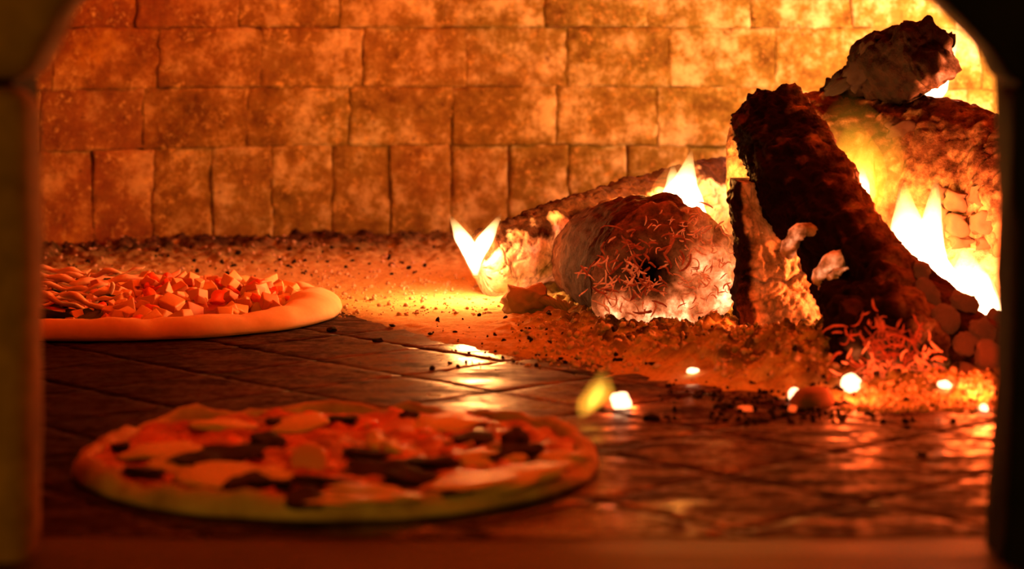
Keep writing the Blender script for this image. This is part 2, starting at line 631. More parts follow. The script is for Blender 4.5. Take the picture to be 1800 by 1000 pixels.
# ------------------------------------------------------------------ mouth: front wall with an arched hole
YI, YO = 1.16, 1.11
out_l = [(-.245, -.02), (-.241, .10), (-.239, .248), (-.2175, .279), (-.17, .306), (-.09, .325), (0, .331)]
out_r = [(.09, .325), (.16, .308), (.205, .281), (.232, .255), (.243, .236), (.247, .17), (.249, .09), (.243, -.02)]
hole = [(x * 1.05, z * 1.02 if z > 0 else z) for x, z in out_l + out_r]
V, F = [], []
nh = len(hole)
for y in (1.150, 1.21):
    for x, z in hole:
        V.append((x, y, z))
    for k, (x, z) in enumerate(hole):
        if k == 0:
            V.append((-1.15, y, -.02))
        elif k == nh - 1:
            V.append((1.15, y, -.02))
        else:
            a = math.atan2(z, x)
            s = min(1.15 / max(1e-6, abs(math.cos(a))), .72 / max(1e-6, abs(math.sin(a))))
            V.append((math.cos(a) * s, y, math.sin(a) * s))
for k in range(nh - 1):
    F.append((k, k + 1, nh + k + 1, nh + k))
    o = 2 * nh
    F.append((o + k + 1, o + k, o + nh + k, o + nh + k + 1))
    F.append((k + 1, k, o + k, o + k + 1))
    F.append((nh + k, nh + k + 1, o + nh + k + 1, o + nh + k))
wall_front = world_obj('wall_front', V, F, M['blackened'], smooth=False)
tag(wall_front, 'dark front wall of the oven with its arched mouth', 'wall', kind='structure')


def mouth_stone(profile, mat, seed, depth=(YO, YI), bev=.014, label=None):
    """profile: closed outline in x,z; extruded through the wall with rounded edges"""
    bm = bmesh.new()
    f0 = [bm.verts.new((x, depth[0], z)) for x, z in profile]
    f1 = [bm.verts.new((x, depth[1], z)) for x, z in profile]
    n = len(profile)
    bm.faces.new(f0)
    bm.faces.new(f1[::-1])
    for k in range(n):
        bm.faces.new((f0[(k + 1) % n], f0[k], f1[k], f1[(k + 1) % n]))
    bmesh.ops.recalc_face_normals(bm, faces=bm.faces)
    bmesh.ops.bevel(bm, geom=bm.edges[:], offset=bev, segments=3, affect='EDGES', profile=.5)
    bmesh.ops.triangulate(bm, faces=bm.faces[:])
    bmesh.ops.subdivide_edges(bm, edges=[e for e in bm.edges if e.calc_length() > .03], cuts=2, use_grid_fill=True)
    for v in bm.verts:
        v.co += Vector((fbm(v.co + Vector((seed, 0, 0)), 25, 3), fbm(v.co + Vector((0, seed, 0)), 25, 3), fbm(v.co + Vector((0, 0, seed)), 25, 3))) * .0022
    V = [v.co.copy() for v in bm.verts]
    bm.verts.index_update()
    F = [tuple(v.index for v in f.verts) for f in bm.faces]
    bm.free()
    o = world_obj('mouth_stone', V, F, mat, wall_front)
    if label:
        o['label'] = label
    return o


mouth_stone([(-.243, -.02), (-.2385, .115), (-.237, .236), (-.40, .236), (-.40, -.02)], M['stone'], 1, label='left jamb stone lit from the kitchen')
mouth_stone([(-.236, .240), (-.2155, .281), (-.172, .306), (-.25, .42), (-.40, .42), (-.40, .240)], M['stone'], 2, bev=.010, label='lower left arch stone')
mouth_stone([(-.170, .3065), (-.09, .327), (-.06, .329), (-.09, .44), (-.245, .42)], M['stone'], 3)
mouth_stone([(-.058, .329), (.058, .329), (.085, .44), (-.085, .44)], M['stone'], 4)
mouth_stone([(.06, .329), (.09, .327), (.160, .309), (.23, .42), (.09, .44)], M['blackened'], 5)
mouth_stone([(.162, .308), (.206, .281), (.233, .255), (.243, .238), (.40, .238), (.40, .42), (.235, .42)], M['blackened'], 6, bev=.005, label='near-black lower right arch stone')
mouth_stone([(.243, .235), (.247, .17), (.249, .09), (.244, -.02), (.40, -.02), (.40, .235)], M['blackened'], 7, bev=.006, label='near-black right jamb stone')

# ------------------------------------------------------------------ burning logs
LOGDATA = {}


def catmull(P, t):
    n = len(P) - 1
    k = min(int(t * n), n - 1)
    u = t * n - k
    p1, p2 = P[k], P[k + 1]
    p0 = P[k - 1] if k > 0 else p1 * 2 - p2
    p3 = P[k + 2] if k + 2 <= n else p2 * 2 - p1
    return .5 * ((2 * p1) + (p2 - p0) * u + (2 * p0 - 5 * p1 + 4 * p2 - p3) * u * u + (3 * p1 - p0 - 3 * p2 + p3) * u ** 3)


def log_mesh(name, pts, radii, nl, nc, disp, mask, mat, parent, cap0=.3, cap1=.3, capn=16, squash=1.0):
    """a log along pts; theta=90deg is its upper side, theta=0 its side towards +X-ish (axis x up)"""
    P = [Vector(p) for p in pts]
    RR = [Vector((r, 0, 0)) for r in radii]
    L = sum((P[i + 1] - P[i]).length for i in range(len(P) - 1))
    rings = []
    for k in range(capn):
        a = (1 - k / capn)
        rings.append((0.0, math.sqrt(max(0.0, 1 - a ** 2.6)), -a))
    for i in range(nl + 1):
        rings.append((i / nl, 1.0, 0.0))
    for k in range(1, capn + 1):
        a = k / capn
        rings.append((1.0, math.sqrt(max(0.0, 1 - a ** 2.6)), a))
    V, A = [], []
    for t, rf, cp in rings:
        c = catmull(P, t)
        tan = (catmull(P, min(1, t + .02)) - catmull(P, max(0, t - .02))).normalized()
        side = tan.cross(Vector((0, 0, 1)))
        side.normalize()
        up = side.cross(tan).normalized()
        r = catmull(RR, t).x
        capd = (cap0 if cp < 0 else cap1)
        for j in range(nc):
            th = 2 * math.pi * j / nc
            rad = side * math.cos(th) + up * math.sin(th) * squash
            base = c + rad * r * max(rf, .02) + tan * cp * capd * r
            nrm = (rad * (rf if cp else 1) + tan * cp * (1.0 if cp else 0)).normalized()
            loc = Vector((t * L, math.cos(th) * r * rf, math.sin(th) * r * rf)) + Vector((cp * capd * r, 0, 0))
            d, info = disp(loc, t, th, rf, cp, base)
            p = base + nrm * d
            V.append(p)
            A.append((*mask(loc, t, th, rf, cp, p, nrm, info), 1.0))
    F = []
    n = len(rings)
    for i in range(n - 1):
        for j in range(nc):
            a, b = i * nc + j, i * nc + (j + 1) % nc
            F.append((a, b, b + nc, a + nc))
    F.append(tuple(range(nc - 1, -1, -1)))
    F.append(tuple((n - 1) * nc + j for j in range(nc)))
    return world_obj(name, V, F, mat, parent, attr=A)


def vor(p):
    d = noise.voronoi(p)[0]
    return d[1] - d[0], d[0]


def crackle(loc, seed, along, across, width):
    """alligator-char pattern: returns (0 in the crack .. 1 on the block), cell roundness"""
    w = Vector((fbm(loc, 40, 2), fbm(loc + Vector((9, 0, 0)), 40, 2), 0)) * .006
    q = Vector(((loc.x + w.x) * along, (loc.y + w.y) * across, loc.z * across)) + Vector((seed, seed * 2, 0))
    e, d = vor(q)
    return smooth01(e, 0, width), d


def strands(name, parent, mat, seeds, n, length, rad, rnd, droop=.3):
    """thin curled filaments of burnt fibre; seeds() gives a point and a main direction"""
    V, F = [], []
    for _ in range(n):
        p, d = seeds()
        ll = length * rnd.uniform(.4, 1.3)
        r0 = rad * rnd.uniform(.6, 1.3)
        seg, k = 6, 5
        d = d.normalized()
        bend = Vector((rnd.uniform(-1, 1), rnd.uniform(-1, 1), rnd.uniform(-1, 1)))
        st = len(V)
        for i in range(seg + 1):
            s = d.cross(Vector((.3, 1, .2))).normalized()
            u = s.cross(d)
            r = r0 * (1 - .55 * abs(2 * i / seg - 1) ** 2)
            for j in range(k):
                a = 2 * math.pi * j / k
                V.append(p + (s * math.cos(a) + u * math.sin(a)) * r)
            p = p + d * ll / seg
            d = (d + bend * .32 + Vector((rnd.uniform(-.3, .3), rnd.uniform(-.2, .2), rnd.uniform(-.3, .3) - .05 * droop))).normalized()
        for i in range(seg):
            for j in range(k):
                a, b = st + i * k + j, st + i * k + (j + 1) % k
                F.append((a, b, b + k, a + k))
        F.append(tuple(st + j for j in range(k - 1, -1, -1)))
        F.append(tuple(st + seg * k + j for j in range(k)))
    o = world_obj(name, V, F, mat, parent)
    o['kind'] = 'stuff'
    return o


def ico(sub):
    bm = bmesh.new()
    bmesh.ops.create_icosphere(bm, subdivisions=sub, radius=1.0)
    V = [v.co.copy() for v in bm.verts]
    bm.verts.index_update()
    F = [tuple(v.index for v in f.verts) for f in bm.faces]
    bm.free()
    return V, F


ICO2, ICO3, ICO1 = ico(2), ico(3), ico(1)


def lump_mesh(name, seed, amp=.25, freq=1.2, boxy=0.0, src=ICO3, mat=None, smooth=True):
    V = []
    for v in src[0]:
        p = v.copy()
        if boxy:
            m = max(abs(p.x), abs(p.y), abs(p.z))
            p = p.lerp(p / m * .8, boxy)
        p *= 1 + amp * noise.fractal(v * freq + Vector((seed * 7.1, seed * 3.3, seed)), 1.0, 2.0, 4)
        V.append(p)
    me = mesh(name, V, src[1], smooth)
    if mat:
        me.materials.append(mat)
    return me


seg_v = [lump_mesh('char_block', s, .38, 1.3, .75, ICO3, M['segment']) for s in range(6)]
hot_v = [lump_mesh('char_block', s + 20, .55, 1.3, .9, ICO3, M['segment_hot']) for s in range(6)]


def blocks(parent, spots, variants, seed, name='char_block', proud=0.0):
    rr = random.Random(seed)
    for (px, py, d, w, h, rz) in spots:
        s = d / FOC / 2
        p = unproject(px, py, d)
        p.y -= proud
        put(name, rr.choice(variants), None, parent, p - Vector(parent.location),
            (rr.uniform(-.3, .3), math.radians(rz), rr.uniform(-.4, .4)), (w * s * .92, (w + h) / 2 * s * .9, h * s * .92))


U = unproject
# --- log A: long ash-grey log at the rear, its left end burning
la = thing('log', ground(900, 522), 'long ash-grey log with a black bark top, its left end aflame', 'log')


def dA(loc, t, th, rf, cp, b):
    e, d = crackle(loc, 3, 55, 55, .10)
    top = smooth01(math.sin(th), .62, .92)
    k = .0035 * fbm(loc, 28, 4) - .0016 * (1 - e) + top * (.0045 * abs(fbm(loc + Vector((3, 0, 0)), 60, 4)) + .001)
    return k, (e, top)


def mA(loc, t, th, rf, cp, p, n, info):
    e, top = info
    tn = smooth01(math.sin(th) + .38 * fbm(loc, 35, 4), .50, .74)
    ash = (1 - tn) * (.25 + .75 * e)
    glow = .48 * (1 - tn) * (.6 + .8 * fbm(loc, 30, 3)) + (.20 * smooth01(-math.sin(th) + .4 * fbm(loc, 50, 3), .4, 1.0)) * e + .35 * smooth01(fbm(loc + Vector((4, 4, 4)), 60, 3), .35, .6) * (1 - tn)
    return ash, glow * .7, .25 * tn + .3 * (1 - e)


log_mesh('trunk', [U(868, 463, 2.20), U(980, 424, 2.24), U(1090, 394, 2.29), U(1200, 362, 2.34), U(1330, 338, 2.42)],
         [.034, .0375, .039, .039, .041], 170, 110, dA, mA, M['log_pale'], la, cap0=.55, cap1=.3)
# ragged strips of black bark along its top edge
bark_v = [lump_mesh('bark_strip', s + 40, .55, 1.6, .5, ICO3, M['coal']) for s in range(4)]
rr = random.Random(5)
for (px, py, w, h) in ((905, 402, 60, 16), (965, 388, 80, 18), (1020, 376, 70, 20), (1066, 362, 70, 26), (1115, 346, 80, 26), (1158, 335, 60, 20), (1215, 316, 60, 20), (1262, 296, 60, 20), (1010, 385, 50, 20)):
    s = 2.28 / FOC / 2
    put('bark_strip', rr.choice(bark_v), None, la, U(px, py + 5, 2.19 + (px - 868) * .00042) - Vector(la.location),
        (rr.uniform(-.2, .2), math.radians(rr.uniform(8, 20)), rr.uniform(-.2, .2)), (w * s, 26 * s, h * s))

# --- log B: stump end-on, glowing end face full of burnt fibres
lb = thing('log', ground(1150, 590), 'thick log seen end-on with a glowing hollow end of burnt fibres', 'log')


def dB(loc, t, th, rf, cp, b):
    e, d = crackle(loc, 8, 30, 60, .12)
    k = .006 * fbm(loc, 17, 3) + .0022 * fbm(Vector((loc.x * .25, loc.y, loc.z)), 110, 3) * (1 if cp == 0 else .6)
    if cp < 0:      # camera-facing end: hollow left of the centre, rough elsewhere
        hole_ = math.exp(-(((loc.y - HB[0]) / .024) ** 2 + ((loc.z - HB[1]) / .020) ** 2))
        k += -.028 * hole_ + .0045 * fbm(loc, 60, 4) - .0015 * (1 - e)
    k += .006 * max(0, math.sin(th)) * abs(fbm(loc, 40, 3))
    return k, e


HB = (-.020, .004)


def mB(loc, t, th, rf, cp, p, n, info):
    e = info
    f1 = fbm(loc, 45, 4)
    if cp < 0:
        side_right = smooth01(loc.y + .010 * f1, .004, .036)
        low = smooth01(-loc.z + .012 * f1, .006, .040)
        hole_ = min(1, 1.5 * math.exp(-(((loc.y - HB[0]) / .027) ** 2 + ((loc.z - HB[1]) / .022) ** 2)))
        ash = min(1, .10 + .85 * side_right + .45 * low) * (1 - hole_) * (.4 + .6 * e)
        topdark = smooth01(loc.z + .014 * f1, .012, .036)
        ash *= 1 - .6 * topdark
        glow = (.08 + 1.5 * max(side_right * .9, low) * (.35 + max(0, f1 + .15))) * (1 - hole_) * (1 - .9 * topdark)
        return ash, glow * .8, (.35 + .45 * topdark) * (1 - hole_)
    return .02 + .08 * max(0, f1), .0, .22


log_mesh('trunk', [U(1165, 487, 1.965), U(1140, 472, 2.03), U(1095, 462, 2.12), U(1062, 452, 2.20)],
         [.0635, .0625, .058, .05], 90, 150, dB, mB, M['log_dark'], lb, cap0=.42, cap1=.3, capn=46)
rs = random.Random(21)


def seedB(cx, cy, sx, sy, d=1.925):
    def f():
        a = rs.gauss(0, sx), rs.gauss(0, sy)
        p = U(cx + a[0], cy + a[1], d + rs.uniform(-.004, .008))
        return p, Vector((rs.uniform(-1, 1), rs.uniform(-.5, .1), rs.uniform(-.9, .9)))
    return f


strands('hot_fibres', lb, M['strand'], seedB(1105, 500, 34, 26, 1.928), 70, .016, .0008, rs)
strands('hot_fibres', lb, M['strand'], seedB(1225, 470, 30, 50, 1.932), 90, .011, .0007, rs)
strands('hot_fibres', lb, M['strand'], seedB(1195, 405, 40, 18, 1.938), 40, .010, .0006, rs)
strands('dark_fibres', lb, M['strand_dark'], seedB(1120, 470, 40, 34, 1.926), 60, .018, .0010, rs)
# --- log C: pale split block standing against the dark log
lc = thing('split_log', ground(1385, 612), 'upright split log with a pale ash-crusted face and black left edge', 'log')


def split_block():
    nx, nz, ny = 46, 90, 10
    zt, bev = .142, .004
    B = ground(1385, 614)
    V, A, F = [], [], []
    ring = []
    # outline per height: left edge, right edge (metres, at the block's depth)
    for k in range(nz + 1):
        v = k / nz
        py = 612 - v * 292
        pl = 1318 - 20 * smooth01(v, 0, .35) - 6 * math.sin(v * 9)
        pr = 1466 - 30 * v - 95 * smooth01(v, .3, 1.0)
        c0, c1 = U(pl, py, 1.875 + .03 * v), U(pr, py, 1.90 + .03 * v)
        for i in range(2 * (nx + ny)):
            if i < nx:
                u, w = i / nx, 0.0
            elif i < nx + ny:
                u, w = 1.0, (i - nx) / ny
            elif i < 2 * nx + ny:
                u, w = 1 - (i - nx - ny) / nx, 1.0
            else:
                u, w = 0.0, 1 - (i - 2 * nx - ny) / ny
            p = c0.lerp(c1, u) + Vector((0, .055 * w, 0))
            loc = Vector((p.x, p.z, p.y))
            bulge = -.008 * math.sin(math.pi * u) if w == 0 else 0
            e, d = crackle(Vector((p.z, p.x, p.y)), 5, 90, 90, .16)
            f = fbm(loc, 60, 4)
            dd = .0045 * f + .002 * e
            if w == 0:
                p = p + Vector((0, bulge - dd, 0))
            p = p + Vector((.004 * fbm(loc + Vector((0, 7, 0)), 90, 3) if w > 0 or u < .03 else 0, 0, 0))
            edge = smooth01(u + .10 * f, .10, .24) if w == 0 else 0.0
            # a crack across the face at mid height
            cr = math.exp(-((v - .43 + .05 * fbm(Vector((u * 2, 0, 3)), 1.5, 3)) / .012) ** 2)
            if w == 0:
                p = p + Vector((0, .006 * cr, 0))
            redlow = smooth01(v, .30, .12)
            V.append(p)
            A.append((edge * (1 - .7 * cr) * (.45 + .4 * e + .25 * f) * (1 - .45 * redlow), edge * (.06 + .10 * max(0, f)), .5 * edge + .1, 1))
    n = 2 * (nx + ny)
    for k in range(nz):
        for i in range(n):
            a, b = k * n + i, k * n + (i + 1) % n
            F.append((a, b, b + n, a + n))
    F.append(tuple(nz * n + i for i in range(n)))
    F.append(tuple(range(n - 1, -1, -1)))
    return V, F, A


V, F, A = split_block()
world_obj('block', V, F, m_wood('ash_crusted_split_wood', ash=(.66, .42, .22), bark=(.16, .06, .03), gs=.9), lc, attr=A)

# --- log D: big dark log leaning across the front right
ld = thing('log', ground(1590, 700), 'big black log leaning across the right front with a fibrous glowing lower end', 'log')


def dD(loc, t, th, rf, cp, b):
    e, d = crackle(loc, 14, 34, 34, .22)
    rough = smooth01(t, .35, .75)
    k = .005 * fbm(loc, 22, 4) + .0042 * fbm(Vector((loc.x * .4, loc.y, loc.z)), 110, 4) + .002 * fbm(loc, 220, 3)
    k += rough * (.0055 * (1 - (d * 1.1) ** 2) - .003 * (1 - e))
    if cp > 0:
        k += -.012 * math.exp(-((rf / .55) ** 2)) + .006 * fbm(loc, 55, 4)
    if cp < 0:
        k += .004 * fbm(loc, 60, 4)
    # burnt-out cavity on the camera side
    q = (b - CAV)
    cv = math.exp(-(q.x / .016) ** 2 - (q.z / .013) ** 2) if b.y < 1.90 else 0
    k -= .022 * cv
    return k, (e, cv)


CAV = U(1437, 445, 1.86)


def mD(loc, t, th, rf, cp, p, n, info):
    e, cv = info
    f = fbm(loc, 40, 4)
    right = smooth01(n.x + n.z * .6 + .5 * f, .35, 1.15)  # brighter ash and wood on right-facing normals paint a lit rim
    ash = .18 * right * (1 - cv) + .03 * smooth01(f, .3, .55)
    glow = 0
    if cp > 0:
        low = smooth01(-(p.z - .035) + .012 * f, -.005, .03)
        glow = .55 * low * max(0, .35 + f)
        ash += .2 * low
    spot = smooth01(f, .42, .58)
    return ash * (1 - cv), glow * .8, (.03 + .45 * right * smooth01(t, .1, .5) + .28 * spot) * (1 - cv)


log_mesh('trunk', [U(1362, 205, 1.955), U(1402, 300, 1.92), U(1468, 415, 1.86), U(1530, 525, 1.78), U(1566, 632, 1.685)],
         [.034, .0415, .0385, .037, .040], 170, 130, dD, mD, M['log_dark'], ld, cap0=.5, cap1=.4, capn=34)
# second half of the fork: the rounded, blocky right side of the same log


def dD2(loc, t, th, rf, cp, b):
    e, d = crackle(loc, 31, 30, 32, .2)
    return .004 * fbm(loc, 25, 4) + .005 * (1 - d * d) - .003 * (1 - e), e


def mD2(loc, t, th, rf, cp, p, n, info):
    f = fbm(loc, 40, 4)
    return .10 * max(0, f), .0, .35 + .3 * f


log_mesh('branch', [U(1500, 455, 1.855), U(1575, 530, 1.82), U(1660, 600, 1.76), U(1755, 668, 1.69)],
         [.030, .035, .034, .032], 90, 90, dD2, mD2, M['log_dark'], ld, cap0=.5, cap1=.5)
blocks(ld, [(1540, 448, 1.80, 60, 40, 20), (1565, 482, 1.785, 62, 36, 15), (1618, 512, 1.755, 70, 46, 25), (1610, 470, 1.80, 56, 34, 25),
            (1655, 556, 1.72, 62, 52, 30), (1690, 530, 1.745, 58, 40, 35), (1690, 600, 1.69, 44, 46, 25), (1652, 597, 1.70, 30, 24, 60),
            (1722, 580, 1.70, 54, 44, 40), (1733, 622, 1.668, 58, 62, 20), (1700, 660, 1.655, 54, 52, 50), (1745, 560, 1.735, 44, 40, 40),
            (1735, 672, 1.645, 50, 48, 20), (1528, 420, 1.83, 46, 30, 30), (1576, 440, 1.82, 44, 30, 35)], seg_v, 3, proud=.013)
# pale peeled knot rims around the cavity
def rim_tube(name, pts, rad, label=None):
    o = log_mesh(name, [U(px, py, d) for px, py, d in pts], [x * 1.83 / FOC for x in rad], 44, 22,
                 lambda loc, t, th, rf, cp, b: (.0022 * fbm(loc, 90, 4) + .0012 * fbm(loc, 220, 2), 0),
                 lambda loc, t, th, rf, cp, p, n, i: (.55 + .5 * fbm(loc, 90, 3), max(0, .12 + .9 * fbm(loc + Vector((2, 0, 0)), 80, 4)), .6),
                 M['log_pale'], ld, cap0=.6, cap1=.6, capn=6)
    if label:
        o['label'] = label


rim_tube('knot_rim', [(1384, 446, 1.845), (1394, 420, 1.835), (1418, 404, 1.83), (1446, 414, 1.83)], [11, 15, 12, 8], 'pale pink upper rim of the burnt-out knot hole')
rim_tube('knot_rim', [(1440, 494, 1.81), (1452, 470, 1.80), (1486, 452, 1.795), (1512, 456, 1.80), (1516, 478, 1.81)], [12, 16, 15, 13, 8], 'pale curled lower rim of the burnt-out knot hole')
rim_tube('knot_rim', [(1460, 492, 1.79), (1470, 478, 1.785), (1490, 470, 1.785)], [6, 7, 4])
rim_tube('knot_rim', [(1448, 512, 1.80), (1468, 520, 1.79), (1474, 545, 1.785)], [12, 19, 9])
rim_tube('knot_rim', [(1455, 412, 1.825), (1490, 420, 1.815), (1530, 430, 1.815)], [7, 11, 7])


def seedD(cx, cy, sx, sy, d):
    def f():
        ax, ay = rs.gauss(0, sx), rs.gauss(0, sy)
        p = U(cx + ax, min(cy + ay, 690), d + rs.uniform(-.006, .004))
        return p, Vector((rs.uniform(-1, 1), rs.uniform(-.5, .1), rs.uniform(-.9, .9)))
    return f


strands('dark_fibres', ld, M['strand_dark'], seedD(1555, 610, 36, 28, 1.648), 110, .018, .0009, rs)
strands('hot_fibres', ld, M['strand'], seedD(1545, 655, 34, 14, 1.640), 50, .011, .0010, rs)
strands('hot_fibres', ld, M['strand'], seedD(1628, 652, 16, 22, 1.642), 50, .010, .0011, rs)

# --- log E: big cracked log lying at the back right
le = thing('log', ground(1600, 520), 'big cracked log lying at the back right behind the tall flames', 'log')


def dE(loc, t, th, rf, cp, b):
    e, d = crackle(loc, 19, 36, 44, .16)
    top = smooth01(math.sin(th), .35, .85)
    return .006 * fbm(loc, 18, 4) - .0035 * (1 - e) + top * .005 * abs(fbm(loc, 70, 4)), (e, top)


def mE(loc, t, th, rf, cp, p, n, info):
    e, top = info
    f = fbm(loc, 40, 4)
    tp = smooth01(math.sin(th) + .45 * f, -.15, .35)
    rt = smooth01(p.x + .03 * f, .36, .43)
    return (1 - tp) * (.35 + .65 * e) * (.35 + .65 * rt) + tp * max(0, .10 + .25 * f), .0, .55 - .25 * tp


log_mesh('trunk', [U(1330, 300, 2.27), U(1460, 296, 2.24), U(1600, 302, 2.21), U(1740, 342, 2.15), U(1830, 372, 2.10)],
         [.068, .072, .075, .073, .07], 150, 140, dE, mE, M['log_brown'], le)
blocks(le, [(1680, 352, 2.085, 50, 40, 10), (1722, 345, 2.08, 44, 44, 0), (1682, 395, 2.075, 48, 44, 5), (1726, 392, 2.07, 50, 46, -8),
            (1690, 425, 2.085, 44, 26, 0), (1735, 426, 2.08, 44, 26, 0), (1748, 365, 2.075, 30, 50, 0), (1650, 345, 2.10, 34, 40, 10),
            (1660, 385, 2.09, 30, 46, -6)], hot_v, 6)
flake_v = [lump_mesh('bark_flake', s + 80, .7, 1.5, .5, ICO3, M['flake']) for s in range(4)]
for k, (px, py, w, h, rz) in enumerate([(1640, 245, 90, 44, -25), (1700, 206, 40, 18, 25),
                                       (1690, 258, 60, 40, 10), (1738, 250, 60, 40, 20), (1590, 228, 60, 36, 0), (1712, 300, 60, 40, 0)]):
    d = 2.15 - .0 * k
    s = d / FOC / 2
    put('bark_flake', flake_v[k % 4], None, le, U(px, py, d) - Vector(le.location), (.4, math.radians(rz), 0), (w * s, 34 * s * .6, h * s))

# --- log G: log underneath it
lg = thing('log', ground(1720, 545), 'pale log lying on the hearth underneath the big cracked log', 'log')
log_mesh('trunk', [U(1430, 478, 2.20), U(1600, 482, 2.16), U(1830, 490, 2.08)], [.040, .041, .041], 80, 80, dE,
         lambda loc, t, th, rf, cp, p, n, i: (.4 + .6 * i[0], .10, .4), M['log_pale'], lg)
# --- log F: stub on top
lf = thing('log', U(1560, 165, 2.2), 'short black stub of a log on top of the pile with a red-hot broken end', 'log')


def dF(loc, t, th, rf, cp, b):
    return .006 * fbm(loc, 26, 4) + .0045 * fbm(loc, 90, 4) + (.008 * fbm(loc, 50, 3) if cp > 0 else 0), 0


def mF(loc, t, th, rf, cp, p, n, info):
    f = fbm(loc, 55, 4)
    hot = 1.0 if cp >= 0 else 0.0
    hot *= smooth01(p.x + .016 * f - .6 * (p.z - .225), .394, .415)
    return .10 * hot, .40 * hot * max(0, .3 + f), .3 * hot


log_mesh('trunk', [U(1452, 172, 2.26), U(1510, 145, 2.235), U(1570, 116, 2.20), U(1632, 95, 2.16)],
         [.010, .026, .036, .031], 110, 90, dF, mF, M['log_dark'], lf, cap0=.4, cap1=.35, capn=24)
for k, (px, py, w, h, rz) in enumerate([(1480, 148, 70, 26, -28), (1510, 128, 60, 44, -50), (1525, 105, 36, 80, 10), (1558, 66, 50, 24, -10), (1640, 62, 60, 22, 8), (1662, 76, 30, 40, 20)]):
    s = 2.17 / FOC / 2
    put('bark_strip', bark_v[k % 4], None, lf, U(px, py, 2.19) - Vector(lf.location), (.2, math.radians(rz), 0), (w * s, 30 * s, h * s))

# ------------------------------------------------------------------ ash bed
def lerp_table(x, tab):
    for (a, va), (b, vb) in zip(tab, tab[1:]):
        if x <= b:
            return va + (vb - va) * max(0, min(1, (x - a) / (b - a)))
    return tab[-1][1]


# near edge of the ash (y as a function of x), read off the floor
EDGE = [(ground(px, py).x, ground(px, py).y) for px, py in ((60, 492), (330, 494), (520, 520), (600, 556), (700, 588), (860, 628), (1000, 640), (1130, 655), (1300, 690), (1460, 712), (1600, 722), (1760, 722))]


def ash_h(x, y):
    p = Vector((x, y, 0))
    e = lerp_table(x, EDGE) + .02 * noise.fractal(p * 16, 1, 2, 3)
    q = y - e
    f = noise.fractal(p * 26, 1.0, 2.0, 4)
    f2 = noise.fractal(p * 75 + Vector((5, 5, 5)), 1.0, 2.0, 3)
    film = -.0015 + .004 * smooth01(q, -.01, .07) + .0012 * f2 * smooth01(q, 0, .05)
    rad = (p - WC).length
    bank = smooth01(rad, WR - .30, WR - .02)
    left = smooth01(x, .05, -.12)
    h = film + bank * (.010 + .010 * f + .007 * f2) * (.55 + .45 * left)
    # mound round the logs
    m = smooth01(x, -.04, .09) * smooth01(q, .0, .10)
    h += m * (.009 + .011 * max(-.4, f) + .009 * f2)
    c = ground(1400, 645)
    h += .012 * math.exp(-((x - c.x) / .10) ** 2 - ((y - c.y) / .07) ** 2) * (1 + .6 * f)
    return h, q, bank, m, f, f2


V, A, F = [], [], []
X0, X1, Y0, Y1 = -.66, .62, 1.50, 2.74
NX, NY = 560, 540
for j in range(NY + 1):
    for i in range(NX + 1):
        x, y = X0 + (X1 - X0) * i / NX, Y0 + (Y1 - Y0) * j / NY
        h, q, bank, m, f, f2 = ash_h(x, y)
        if (Vector((x, y, 0)) - WC).length > WR + .006:
            h = -.02
        V.append(Vector((x, y, h)))
        dirt = max(bank * smooth01(x, .10, -.16) * smooth01(f2 + f * .6, -.55, .0), .85 * m * smooth01(f2 - f * .5, -.1, .35))
        dirt = max(dirt, .7 * (1 - smooth01(q, .0, .07)) * smooth01(x, .18, -.1))
        fine = (1 - m) * (1 - bank)
        A.append((min(1, dirt), fine, 0, 1))
for j in range(NY):
    for i in range(NX):
        a = j * (NX + 1) + i
        q4 = (a, a + 1, a + NX + 2, a + NX + 1)
        if max(V[k].z for k in q4) > -.0008:
            F.append(q4)
used = sorted({k for f in F for k in f})
re = {k: n for n, k in enumerate(used)}
ashbed = world_obj('ash', [V[k] for k in used], [tuple(re[k] for k in f) for f in F], M['ash'], attr=[A[k] for k in used])
tag(ashbed, 'drift of pale and dark wood ash around the logs and along the wall', 'ash', kind='stuff')


def scatter(name, label, mat, n, pick, smin, smax, seed):
    rr = random.Random(seed)
    shapes = []
    for s in range(10):
        shapes.append([v * (1 + .5 * noise.fractal(v * 1.5 + Vector((s * 5.1, seed, 0)), 1, 2, 3)) for v in ICO1[0]])
    V, F = [], []
    k = 0
    while k < n:
        x, y = pick(rr)
        if (Vector((x, y, 0)) - WC).length > WR - .012:
            continue
        h = max(ash_h(x, y)[0], 0)
        s = smin + (smax - smin) * rr.random() ** 3
        rot = Euler((rr.uniform(0, 6), rr.uniform(0, 6), rr.uniform(0, 6))).to_matrix()
        sx = Vector((s, s * rr.uniform(.6, 1), s * rr.uniform(.5, .9)))
        b = len(V)
        for v in rr.choice(shapes):
            w = rot @ Vector((v.x * sx.x, v.y * sx.y, v.z * sx.z))
            V.append(w + Vector((x, y, h + s * .25)))
        F += [tuple(b + q for q in f) for f in ICO1[1]]
        k += 1
    o = world_obj(name, V, F, mat)
    return tag(o, label, 'ash', kind='stuff')


def by_px(x0, x1, y0, y1):
    def f(rr):
        p = ground(rr.uniform(x0, x1), rr.uniform(y0, y1))
        return p.x, p.y
    return f


def mixpick(*ps):
    def f(rr):
        return rr.choice(ps)(rr)
    return f


